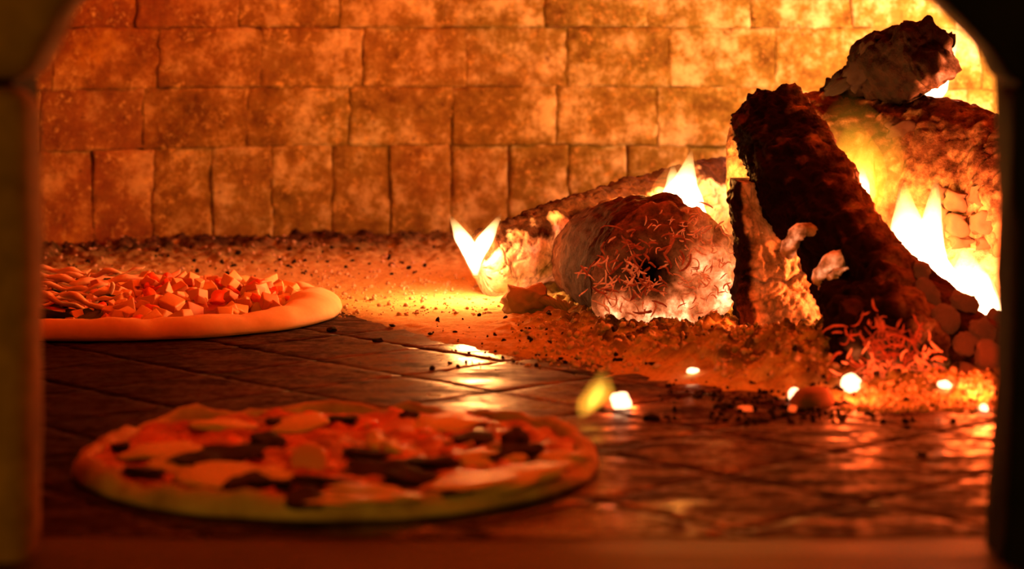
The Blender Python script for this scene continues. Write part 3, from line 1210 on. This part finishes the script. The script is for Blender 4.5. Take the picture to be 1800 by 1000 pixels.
scatter('ash_clumps', 'pale crumbs of ash heaped in front of the logs', M['crumb'], 2600,
        mixpick(by_px(900, 1320, 575, 645), by_px(1000, 1470, 590, 655), by_px(1260, 1470, 610, 680), by_px(1480, 1750, 690, 725)), .0007, .0042, 3)
scatter('ash_clumps', 'grey crumbs of ash along the foot of the wall', M['crumb'], 800,
        mixpick(by_px(70, 760, 425, 488), by_px(560, 880, 490, 560)), .0008, .0035, 4)
scatter('charcoal_crumbs', 'black crumbs of charcoal along the foot of the wall', M['coal'], 260, by_px(70, 780, 428, 492), .0008, .0042, 5)
scatter('charcoal_crumbs', 'black crumbs of charcoal strewn in front of the logs', M['coal'], 700,
        mixpick(by_px(760, 1300, 560, 650), by_px(1150, 1760, 670, 745), by_px(1250, 1500, 690, 745)), .0006, .0034, 6)

# dead charcoal pieces lying singly on the tiles
coal_v = [lump_mesh('charcoal_piece', s + 90, .5, 1.3, .4, ICO2, M['coal'], smooth=False) for s in range(5)]
rr = random.Random(8)
COAL = ((757, 590, 9, 'tiny black coal crumb alone on the sandy ash right of the rear pizza'),
        (690, 575, 10, 'small coal crumb on the pale ash beyond the rear pizza rim'),
        (665, 600, 16, 'flat coal flake on the tiles just right of the rear pizza'),
        (583, 582, 20, 'dark coal flake under the right rim of the rear pizza'),
        (800, 590, 8, 'tiny coal crumb on the pale ash below the two-pronged flame'),
        (945, 627, 8, 'left one of two tiny coals at the near edge of the ash'),
        (986, 632, 9, 'right one of two tiny coals at the near edge of the ash'),
        (1090, 641, 12, 'round black coal at the ash edge straight behind the lone ember'),
        (1148, 652, 14, 'flat coal at the ash edge below the end-on log'),
        (1175, 679, 14, 'small coal on bare tile between the lone ember and the flat ember'),
        (1145, 737, 26, 'largest flat coal on the tiles right of the lone white-hot ember'),
        (1172, 735, 14, 'small coal touching the right end of the largest flat coal'),
        (1225, 698, 18, 'upper coal of a close pair below the small flat ember'),
        (1232, 692, 16, 'lower coal of a close pair below the small flat ember'),
        (1280, 716, 22, 'wide coal just left of the dull red ember in the black crumbs'),
        (1345, 742, 18, 'coal nearest the camera below the dull red ember'),
        (1385, 730, 20, 'coal below the bright ember at the foot of the ash heap'),
        (1430, 722, 20, 'coal in front of the smooth reddish stone'),
        (1470, 712, 20, 'coal left of the large bright ember under the leaning log'),
        (1525, 728, 14, 'coal on the tiles right below the large bright ember'),
        (1595, 752, 12, 'small coal on the tiles below the fork of the leaning log'),
        (1620, 800, 16, 'lone coal on the bare front tiles near the right jamb'))
for (px, py, w, lab) in COAL:
    p = ground(px, py)
    s = w * p.y / FOC / 2
    z = max(0, ash_h(p.x, p.y)[0])
    o = put('charcoal_piece', rr.choice(coal_v), None, None, (p.x, p.y, z + s * .30), (0, 0, rr.uniform(0, 6)), (s * 1.2, s, s * .55))
    tag(o, lab, 'charcoal', 'dead charcoal pieces on the hearth')

# glowing embers
emb_v = [lump_mesh('ember', s + 120, .40, 1.1, .3, ICO3, M['ember']) for s in range(3)]
emr_v = [lump_mesh('ember', s + 130, .45, 1.2, .3, ICO3, M['ember_red']) for s in range(3)]
for (px, py, w, h, hot, lab) in ((1092, 718, 34, 34, 1, 'white-hot ember lying alone on the tiles beside the yellow flare ghost'),
                                 (1217, 666, 24, 12, 1, 'small flat white-hot ember on the bare tiles left of the ash heap'),
                                 (1397, 704, 30, 24, 1, 'bright ember below the pale ash heap beside a grey stone'),
                                 (1495, 696, 44, 34, 1, 'large bright ember at the foot of the leaning black log'),
                                 (1660, 702, 30, 14, 1, 'long white-hot ember under the fork of the leaning log'),
                                 (1730, 722, 18, 14, 1, 'tiny white-hot ember beside the right jamb'),
                                 (1312, 722, 34, 10, 0, 'dull red ember glowing among black crumbs on the tiles'),
                                 (1394, 722, 20, 10, 0, 'dull red ember under the bright ember below the ash heap'),
                                 (1450, 716, 26, 10, 0, 'long dull red ember left of the large bright ember')):
    p = ground(px, py)
    s = p.y / FOC / 2
    z = max(0, ash_h(p.x, p.y)[0])
    o = put('ember', R.choice(emb_v if hot else emr_v), None, None, (p.x, p.y, z + h * s * .8), (0, R.uniform(-.3, .3), R.uniform(0, 3)), (w * s, w * s * .8, h * s))
    tag(o, lab, 'ember')
# glowing splinter under the rear log
p = ground(948, 556)
t = thing('ember', (p.x, p.y, 0), 'crumbling ash-white ember chunk between the ash-grey log and the end-on log', 'ember')
put('lump', lump_mesh('lump', 141, .75, 1.8, .3, ICO3, M['crumb']), None, t, (-.010, 0, .012), (.2, .1, .3), (.022, .016, .015))
for k in range(7):
    put('white_spear', lump_mesh('white_spear', 142 + k, .3, 1.2, .2, ICO2, M['crumb']), None, t, (.002 + .005 * k, -.010, .016 - .0016 * k), (0, .5 + .1 * k, .2), (.011, .0035, .0032))
p = ground(1428, 716)
o = put('stone', lump_mesh('stone', 150, .2, .8, .3, ICO3, m_plain('reddish_stone', (.16, .06, .035), (.30, .12, .07), 60, .8, .3)), None, None, (p.x, p.y, .006), (0, 0, .4), (.016, .012, .009))
tag(o, 'smooth reddish stone lying right of the bright ember', 'stone')

# ------------------------------------------------------------------ flames
def tongue(spine, flat=.6, seed=0, nr=26, nc=20, wob=.14):
    P = [U(px, py, d) for px, py, d, w in spine]
    W = [Vector((w * d / FOC / 2, 0, 0)) for px, py, d, w in spine]
    V, F = [], []
    for i in range(nr + 1):
        t = i / nr
        c = catmull(P, t)
        r = max(.0004, catmull(W, t).x)
        for j in range(nc):
            a = 2 * math.pi * j / nc
            q = Vector((math.cos(a), math.sin(a), t * 4 + seed))
            k = 1 + wob * noise.fractal(q * 1.3 + Vector((seed, 0, 0)), 1, 2, 3)
            V.append(c + Vector((math.cos(a) * r * k, math.sin(a) * r * k * flat, 0)))
    for i in range(nr):
        for j in range(nc):
            a, b = i * nc + j, i * nc + (j + 1) % nc
            F.append((a, b, b + nc, a + nc))
    F.append(tuple(range(nc - 1, -1, -1)))
    F.append(tuple(nr * nc + j for j in range(nc)))
    return V, F


fm_core = m_flame('flame_core', (1.0, .66, .36), (1.0, .46, .12), 800)
fm_mid = m_flame('flame_body', (1.0, .46, .10), (1.0, .30, .02), 110)
fm_out = m_flame('flame_fringe', (1.0, .38, .07), (1.0, .26, .03), 26)
fm_yel = m_flame('flame_yellow', (1.0, .56, .03), (1.0, .46, .015), 34)
fm_soft = m_flame('flare_ghost_edge', (1.0, .42, .03), (1.0, .46, .03), 32)
fm_haze = m_flame('flame_haze', (1.0, .46, .03), (1.0, .34, .02), 13)


def flame(label, base, layers):
    t = thing('flame', base, label, 'flame')
    for k, (nm, mt, spine, flat) in enumerate(layers):
        V, F = tongue(spine, flat, seed=k * 3.3 + base.x * 10)
        world_obj(nm, V, F, mt, t)
    return t


flame('two-pronged flame at the left end of the ash-grey log', U(838, 480, 2.17), [
    ('flame_core', fm_core, [(836, 484, 2.17, 8), (832, 455, 2.17, 30), (818, 425, 2.17, 34), (803, 398, 2.17, 20), (790, 376, 2.17, 3)], .7),
    ('flame_core', fm_core, [(834, 480, 2.17, 6), (838, 450, 2.17, 28), (852, 422, 2.17, 32), (866, 398, 2.17, 20), (882, 374, 2.17, 3)], .7),
    ('flame_fringe', fm_out, [(836, 488, 2.17, 10), (830, 440, 2.17, 46), (812, 405, 2.17, 34), (784, 352, 2.17, 4)], .7),
    ('flame_fringe', fm_out, [(836, 488, 2.17, 10), (840, 440, 2.17, 46), (862, 405, 2.17, 34), (888, 356, 2.17, 4)], .7)])
flame('bright flame rising behind the end-on log', U(1205, 385, 2.14), [
    ('flame_core', fm_core, [(1205, 400, 2.14, 80), (1200, 365, 2.14, 84), (1198, 335, 2.14, 62), (1206, 305, 2.14, 34), (1216, 262, 2.14, 3)], .5),
    ('flame_core', fm_core, [(1195, 390, 2.14, 50), (1186, 350, 2.14, 44), (1184, 318, 2.14, 26), (1182, 285, 2.14, 3)], .5),
    ('flame_fringe', fm_out, [(1205, 400, 2.14, 110), (1196, 350, 2.14, 110), (1196, 305, 2.14, 70), (1212, 240, 2.14, 4)], .5)])
flame('small flame tip showing left of the leaning black log', U(1300, 300, 2.40), [
    ('flame_core', fm_core, [(1312, 300, 2.4, 50), (1300, 275, 2.4, 42), (1302, 255, 2.4, 22), (1310, 225, 2.4, 3)], .5),
    ('flame_fringe', fm_out, [(1305, 305, 2.4, 70), (1298, 270, 2.4, 60), (1308, 210, 2.4, 4)], .5)])
flame('broad yellow flame licking up the big cracked log', U(1515, 370, 2.06), [
    ('flame_core', fm_mid, [(1516, 372, 2.06, 20), (1512, 345, 2.06, 52), (1512, 315, 2.06, 50), (1518, 280, 2.06, 36), (1522, 240, 2.06, 4)], .6),
    ('flame_core', fm_core, [(1516, 368, 2.06, 8), (1512, 345, 2.06, 34), (1512, 318, 2.06, 30), (1514, 290, 2.06, 4)], .6),
    ('flame_fringe', fm_yel, [(1516, 385, 2.06, 40), (1512, 340, 2.06, 84), (1510, 290, 2.06, 96), (1506, 250, 2.06, 70), (1496, 205, 2.06, 6)], .5),
    ('flame_fringe', fm_haze, [(1520, 395, 2.06, 60), (1516, 330, 2.06, 130), (1512, 260, 2.06, 150), (1500, 210, 2.06, 110), (1486, 150, 2.06, 10)], .4),
    ('flame_fringe', fm_haze, [(1524, 370, 2.06, 40), (1548, 310, 2.06, 80), (1564, 265, 2.06, 64), (1578, 205, 2.06, 5)], .5)])
flame('tallest white flame burning between the leaning log and the big log', U(1630, 560, 1.93), [
    ('flame_core', fm_core, [(1650, 560, 1.93, 90), (1632, 500, 1.93, 112), (1612, 440, 1.93, 92), (1596, 390, 1.93, 56), (1586, 310, 1.93, 4)], .5),
    ('flame_core', fm_core, [(1640, 540, 1.93, 70), (1636, 480, 1.93, 70), (1634, 420, 1.93, 50), (1640, 370, 1.93, 32), (1646, 306, 1.93, 4)], .5),
    ('flame_fringe', fm_out, [(1650, 570, 1.93, 120), (1625, 480, 1.93, 160), (1612, 400, 1.93, 130), (1605, 340, 1.93, 80), (1600, 270, 1.93, 6)], .4)])
flame('low white flame beside the right jamb', U(1725, 600, 1.90), [
    ('flame_core', fm_core, [(1725, 610, 1.9, 60), (1718, 560, 1.9, 92), (1706, 500, 1.9, 80), (1700, 470, 1.9, 50), (1696, 432, 1.9, 5)], .5),
    ('flame_core', fm_core, [(1750, 590, 1.9, 40), (1745, 550, 1.9, 44), (1738, 510, 1.9, 30), (1730, 470, 1.9, 4)], .5),
    ('flame_fringe', fm_out, [(1725, 610, 1.9, 90), (1712, 530, 1.9, 130), (1705, 470, 1.9, 90), (1700, 400, 1.9, 5)], .4)])
flame('slanting flame behind the short black stub on top', U(1612, 190, 2.40), [
    ('flame_core', fm_core, [(1618, 190, 2.4, 50), (1634, 160, 2.4, 60), (1650, 128, 2.4, 44), (1668, 95, 2.4, 24), (1684, 50, 2.4, 4)], .6),
    ('flame_fringe', fm_out, [(1600, 200, 2.4, 100), (1620, 140, 2.4, 130), (1640, 80, 2.4, 110), (1640, 20, 2.4, 70), (1620, -40, 2.4, 6)], .4),
    ('flame_fringe', fm_out, [(1560, 160, 2.45, 60), (1556, 90, 2.45, 70), (1558, 30, 2.45, 50), (1562, -50, 2.45, 6)], .4)])
p = ground(1046, 738)  # lens-flare ghost given volume as a small flame
flame('yellow lens-flare ghost built as a small flame left of the lone ember', p, [
    ('flame_core', m_flame('flare_ghost_core', (1.0, .56, .06), (1.0, .58, .06), 105), [(1034, 724, p.y, 8), (1044, 704, p.y, 24), (1052, 686, p.y, 26), (1056, 668, p.y, 12), (1057, 654, p.y, 2)], .8),
    ('flame_fringe', fm_soft, [(1026, 734, p.y, 10), (1040, 710, p.y, 38), (1052, 690, p.y, 44), (1056, 668, p.y, 26), (1058, 646, p.y, 3)], .8),
    ('flame_fringe', fm_soft, [(1020, 738, p.y, 14), (1038, 712, p.y, 54), (1052, 690, p.y, 64), (1058, 664, p.y, 38), (1060, 636, p.y, 4)], .8)])
p = ground(920, 528)
flame('thin yellow flame licking out from under the ash-grey log', p, [
    ('flame_fringe', m_flame('low_yellow_flame', (1.0, .60, .12), (1.0, .5, .06), 90), [(930, 530, 2.165, 30), (918, 524, 2.165, 90), (905, 518, 2.165, 70), (890, 508, 2.165, 5)], .25)])


# ------------------------------------------------------------------ pizzas
def crust(name, parent, mat, cx, cy, ra, rb, seed, rimw, rimh, baseh, bump=.1, fold=None):
    nr, nt = 26, 150
    V, F = [], []
    for i in range(nr + 1):
        for j in range(nt):
            th = 2 * math.pi * j / nt
            q = Vector((math.cos(th), math.sin(th), seed))
            wob = 1 + .035 * noise.fractal(q * 1.6, 1, 2, 3)
            rh = rimh * (1 + 1.3 * bump * noise.fractal(q * 5 + Vector((3, 0, 0)), 1, 2, 3))
            rw = rimw * (1 + bump * noise.fractal(q * 4 + Vector((7, 0, 0)), 1, 2, 3))
            if fold:
                g = math.exp(-((math.atan2(math.sin(th - fold), math.cos(th - fold))) / .35) ** 2)
                rh *= 1 + .35 * g
                rw *= 1 + .9 * g
            if i <= 10:
                k = i / 10
                rr_ = (ra - rw) * k
                z = baseh
            else:
                a = (i - 10) / (nr - 10) * math.pi * 1.18
                m = (1 - math.cos(min(a, math.pi))) / 2
                rr_ = ra - rw + rw * m
                z = baseh * (1 - m) + rh * math.sin(min(a, math.pi)) ** .75
                if a > math.pi:
                    rr_ -= rw * .25 * (a - math.pi) / .57
                    z = 0
            p = Vector((math.cos(th) * rr_ * wob, math.sin(th) * rr_ * wob * rb / ra, z))
            if i > 10:
                p.z += .0012 * fbm(p + Vector((0, 0, seed)), 60, 3) * (1 if z > 0 else 0)
            V.append(p + Vector((cx, cy, .0012)))
    for i in range(nr):
        for j in range(nt):
            a, b = i * nt + j, i * nt + (j + 1) % nt
            F.append((a, a + nt, b + nt, b))
    F.append(tuple(nr * nt + j for j in range(nt)))
    return world_obj(name, V, F, mat, parent)


def spread(name, parent, mat, cx, cy, r, rb, z, seed, amp):
    nr, nt = 44, 120
    V, F = [Vector((cx, cy, z + .002))], []
    for i in range(1, nr + 1):
        for j in range(nt):
            th = 2 * math.pi * j / nt
            q = Vector((math.cos(th), math.sin(th), seed))
            w = 1 + .05 * noise.fractal(q * 2.5, 1, 2, 4)
            p = Vector((math.cos(th) * r * w * i / nr, math.sin(th) * rb * w * i / nr, 0))
            zz = z + amp * (.6 + fbm(p + Vector((seed, 0, 0)), 45, 4)) - (.006 if i == nr else 0)
            V.append(p + Vector((cx, cy, zz)))
    for j in range(nt):
        F.append((0, 1 + j, 1 + (j + 1) % nt))
    for i in range(nr - 1):
        for j in range(nt):
            a, b = 1 + i * nt + j, 1 + i * nt + (j + 1) % nt
            F.append((a, a + nt, b + nt, b))
    return world_obj(name, V, F, mat, parent)


def chunk_mesh(name, seed, mat, bev=.22):
    rr = random.Random(seed)
    bm = bmesh.new()
    bmesh.ops.create_cube(bm, size=2.0)
    for v in bm.verts:
        v.co += Vector((rr.uniform(-.55, .55), rr.uniform(-.55, .55), rr.uniform(-.5, .5)))
    bmesh.ops.bevel(bm, geom=bm.edges[:], offset=bev, segments=2, affect='EDGES', profile=.6)
    me = bpy.data.meshes.new(name)
    bm.to_mesh(me)
    bm.free()
    me.shade_smooth()
    me.materials.append(mat)
    return me


def strip_mesh(name, seed, mat):
    rr = random.Random(seed)
    V, F = [], []
    n, k = 12, 7
    cv, sw = rr.uniform(-.25, .25), rr.uniform(-.2, .2)
    for i in range(n + 1):
        t = i / n * 2 - 1
        r = (.16 + .05 * math.sin(t * 5 + seed)) * (1 - .75 * abs(t) ** 4)
        for j in range(k):
            a = 2 * math.pi * j / k
            V.append((t, cv * (1 - t * t) * 2 + r * math.cos(a), sw * t * t + r * .7 * math.sin(a) + .05 * math.sin(t * 7 + seed)))
    for i in range(n):
        for j in range(k):
            a, b = i * k + j, i * k + (j + 1) % k
            F.append((a, b, b + k, a + k))
    F.append(tuple(range(k - 1, -1, -1)))
    F.append(tuple(n * k + j for j in range(k)))
    me = mesh(name, V, F)
    me.materials.append(mat)
    return me


def leaf_mesh(name, seed, mat):
    V, F = [], []
    n, k = 12, 8
    for s in (0, 1):
        for i in range(n + 1):
            for j in range(k + 1):
                u, w = i / n, j / k * 2 - 1
                wd = math.sin(math.pi * min(1, u * .95 + .03)) ** .8 * .5
                z = .22 * noise.noise(Vector((u * 3, w * 2, seed))) + .12 * abs(w) - .03 * s
                V.append((u * 2 - 1, w * wd, z))
    m_ = (n + 1) * (k + 1)
    for s in (0, 1):
        for i in range(n):
            for j in range(k):
                a = s * m_ + i * (k + 1) + j
                q = (a, a + 1, a + k + 2, a + k + 1)
                F.append(q if s else q[::-1])
    me = mesh(name, V, F)
    me.materials.append(mat)
    return me


# --- front pizza
c0 = ground(597, 818)
F1R = 470 * c0.y / FOC
pz = thing('pizza', (c0.x, c0.y, 0), 'baked pizza with tomato, mushroom and melted cheese, blurred at the front', 'pizza')
crust('crust', pz, M['baked'], c0.x, c0.y, F1R, F1R, 2.0, .015, .0092, .005, .5)
spread('tomato_sauce', pz, M['sauce'], c0.x, c0.y, F1R - .009, F1R - .009, .0060, 4.0, .0055)
ch_v = [lump_mesh('cheese_patch', s + 200, .45, 1.1, 0, ICO3, M['cheese']) for s in range(5)]
to_v = [lump_mesh('tomato_piece', s + 210, .40, 1.0, .35, ICO3, M['tomato']) for s in range(5)]
mu_v = [lump_mesh('mushroom_piece', s + 220, .55, 1.3, .2, ICO3, M['mushroom']) for s in range(5)]
ha_v = [lump_mesh('ham_piece', s + 230, .40, 1.2, .4, ICO3, M['ham']) for s in range(5)]
base = Vector(pz.location)
rr = random.Random(17)


def top1(px, py, name, vs, w, h, dep, z=.010, rz=None):
    p = ground(px, py, z)
    s = p.y / FOC / 2
    put(name, rr.choice(vs), None, pz, Vector((p.x, p.y, z - .001)) - base, (rr.uniform(-.15, .15), rr.uniform(-.15, .15), rr.uniform(-.4, .4) if rz is None else rz), (w * s, dep, h * s))


for (px, py, w, h, dp) in ((285, 790, 100, 16, .020), (400, 835, 130, 18, .018), (470, 838, 60, 16, .014), (600, 870, 120, 12, .016), (700, 868, 60, 14, .012), (640, 855, 90, 12, .010),
                           (820, 848, 130, 22, .018), (900, 838, 150, 26, .020), (860, 800, 80, 18, .012), (300, 815, 60, 12, .012), (690, 785, 26, 20, .010), (660, 775, 24, 24, .010),
                           (985, 800, 60, 18, .012), (520, 745, 90, 18, .014), (390, 745, 90, 16, .014), (780, 742, 90, 16, .014)):
    top1(px, py, 'cheese_patch', ch_v, w * 1.35, h * 1.2, dp * 1.3, .0125)
for (px, py, w, h, dp) in ((330, 805, 80, 16, .016), (395, 795, 90, 16, .014), (255, 825, 60, 12, .010), (440, 848, 60, 20, .012), (480, 850, 50, 20, .010), (640, 795, 50, 14, .010), (570, 842, 80, 14, .010),
                           (665, 825, 80, 20, .012), (720, 838, 90, 22, .012), (760, 810, 70, 16, .012), (905, 775, 40, 36, .012), (925, 790, 60, 20, .010), (870, 800, 50, 16, .010), (960, 815, 60, 12, .010),
                           (600, 735, 40, 12, .010), (545, 875, 60, 14, .010), (470, 770, 50, 14, .010), (490, 740, 34, 12, .008), (720, 730, 28, 12, .008), (830, 770, 50, 14, .010), (790, 860, 60, 12, .010), (210, 783, 22, 12, .006)):
    top1(px, py, 'mushroom_piece', mu_v, w * 1.45, h * 1.3, dp * 1.45, .0125)
for k in range(80):
    a, q = rr.uniform(0, 6.283), (F1R - .026) * math.sqrt(rr.random())
    w = rr.uniform(18, 52)
    p = Vector((q * math.cos(a), q * math.sin(a), .0095))
    s = c0.y / FOC / 2
    put('tomato_piece', rr.choice(to_v), None, pz, p, (rr.uniform(-.3, .3), rr.uniform(-.3, .3), rr.uniform(0, 6)), (w * s, w * s * .8, rr.uniform(9, 16) * s))
for k in range(22):
    a, q = rr.uniform(0, 6.283), (F1R - .028) * math.sqrt(rr.random())
    p = Vector((q * math.cos(a), q * math.sin(a), .011))
    s = c0.y / FOC / 2
    w = rr.uniform(20, 50)
    put('ham_piece', rr.choice(ha_v), None, pz, p, (rr.uniform(-.3, .3), rr.uniform(-.3, .3), rr.uniform(0, 6)), (w * s, w * s * .7, rr.uniform(7, 12) * s))
# a round slice tipped up in the middle
p = ground(543, 825, .010)
put('round_slice', lump_mesh('round_slice', 260, .10, .9, 0, ICO3, M['ham']), None, pz, Vector((p.x, p.y, .0155)) - base, (.95, 0, 0), (.0108, .011, .0030))

# --- rear pizza
P2 = ground(226, 553)
A2, B2 = .196, .185
p2 = thing('pizza', (P2.x, P2.y, 0), 'unbaked pizza with pale dough rim, diced chunks and shredded strips at the back left', 'pizza')
base2 = Vector(p2.location)
crust('crust', p2, M['dough'], P2.x, P2.y, A2, B2, 6.0, .026, .0135, .006, .14, fold=-.05)
spread('tomato_sauce', p2, M['sauce'], P2.x, P2.y, A2 - .022, B2 - .022, .0065, 9.0, .0025)
ck_v = [chunk_mesh('diced_chunk', s, M['chunk']) for s in range(6)]
ch2_v = [chunk_mesh('ham_cube', s + 10, M['ham']) for s in range(5)]
st_v = [strip_mesh('shredded_strip', s, M['strip']) for s in range(7)]
lf_v = [leaf_mesh('green_leaf', s, M['leaf']) for s in range(5)]
rr = random.Random(29)
# diced pieces on the right two thirds
n = 0
while n < 210:
    x, y = rr.uniform(-.04, A2 - .034), rr.uniform(-B2, B2)
    if (x / (A2 - .036)) ** 2 + (y / (B2 - .036)) ** 2 > 1:
        continue
    heap = max(0, 1 - ((x - .05) / .14) ** 2 - (y / .17) ** 2)
    z = .009 + .020 * heap * rr.uniform(.3, 1)
    k = rr.random()
    s = rr.uniform(.0034, .0072)
    rot = (rr.uniform(-.7, .7), rr.uniform(-.7, .7), rr.uniform(0, 6))
    if k < .62:
        put('diced_chunk', rr.choice(ck_v), None, p2, (x, y, z), rot, (s * 1.1, s, s * .85))
    elif k < .82:
        put('ham_cube', rr.choice(ch2_v), None, p2, (x, y, z), rot, (s, s, s * .8))
    else:
        put('tomato_piece', rr.choice(to_v), None, p2, (x, y, z), rot, (s * 1.5, s, s * .7))
    n += 1
# leaves and shredded strips on the left third
for k in range(26):
    x, y = rr.uniform(-.17, -.01), rr.uniform(-.135, .10)
    if (x / (A2 - .04)) ** 2 + (y / (B2 - .04)) ** 2 > 1:
        continue
    s = rr.uniform(.016, .030)
    put('green_leaf', rr.choice(lf_v), None, p2, (x, y, .011 + rr.uniform(0, .006)), (rr.uniform(-.4, .4), rr.uniform(-.4, .4), rr.uniform(0, 6)), (s, s, s * .5))
for k in range(64):
    x, y = rr.uniform(-.17, .0), rr.uniform(-.10, .14)
    if (x / (A2 - .04)) ** 2 + (y / (B2 - .04)) ** 2 > 1:
        continue
    s = rr.uniform(.018, .036)
    put('shredded_strip', rr.choice(st_v), None, p2, (x, y, .015 + rr.uniform(0, .014)), (rr.uniform(-.3, .3), rr.uniform(-.35, .35), rr.uniform(-.9, .6)), (s, s * .9, s * .8))
# stretched folds of dough near the right rim
fo_v = [lump_mesh('dough_fold', s + 280, .25, 1.0, 0, ICO3, M['dough']) for s in range(3)]
for k, (x, y, l, rz) in enumerate(((.150, .020, .026, .1), (.142, -.018, .022, -.15), (.150, .055, .024, .5), (.128, .085, .024, .7))):
    put('dough_fold', fo_v[k % 3], None, p2, (x, y, .0105), (0, .1, rz), (l, .006, .0065))
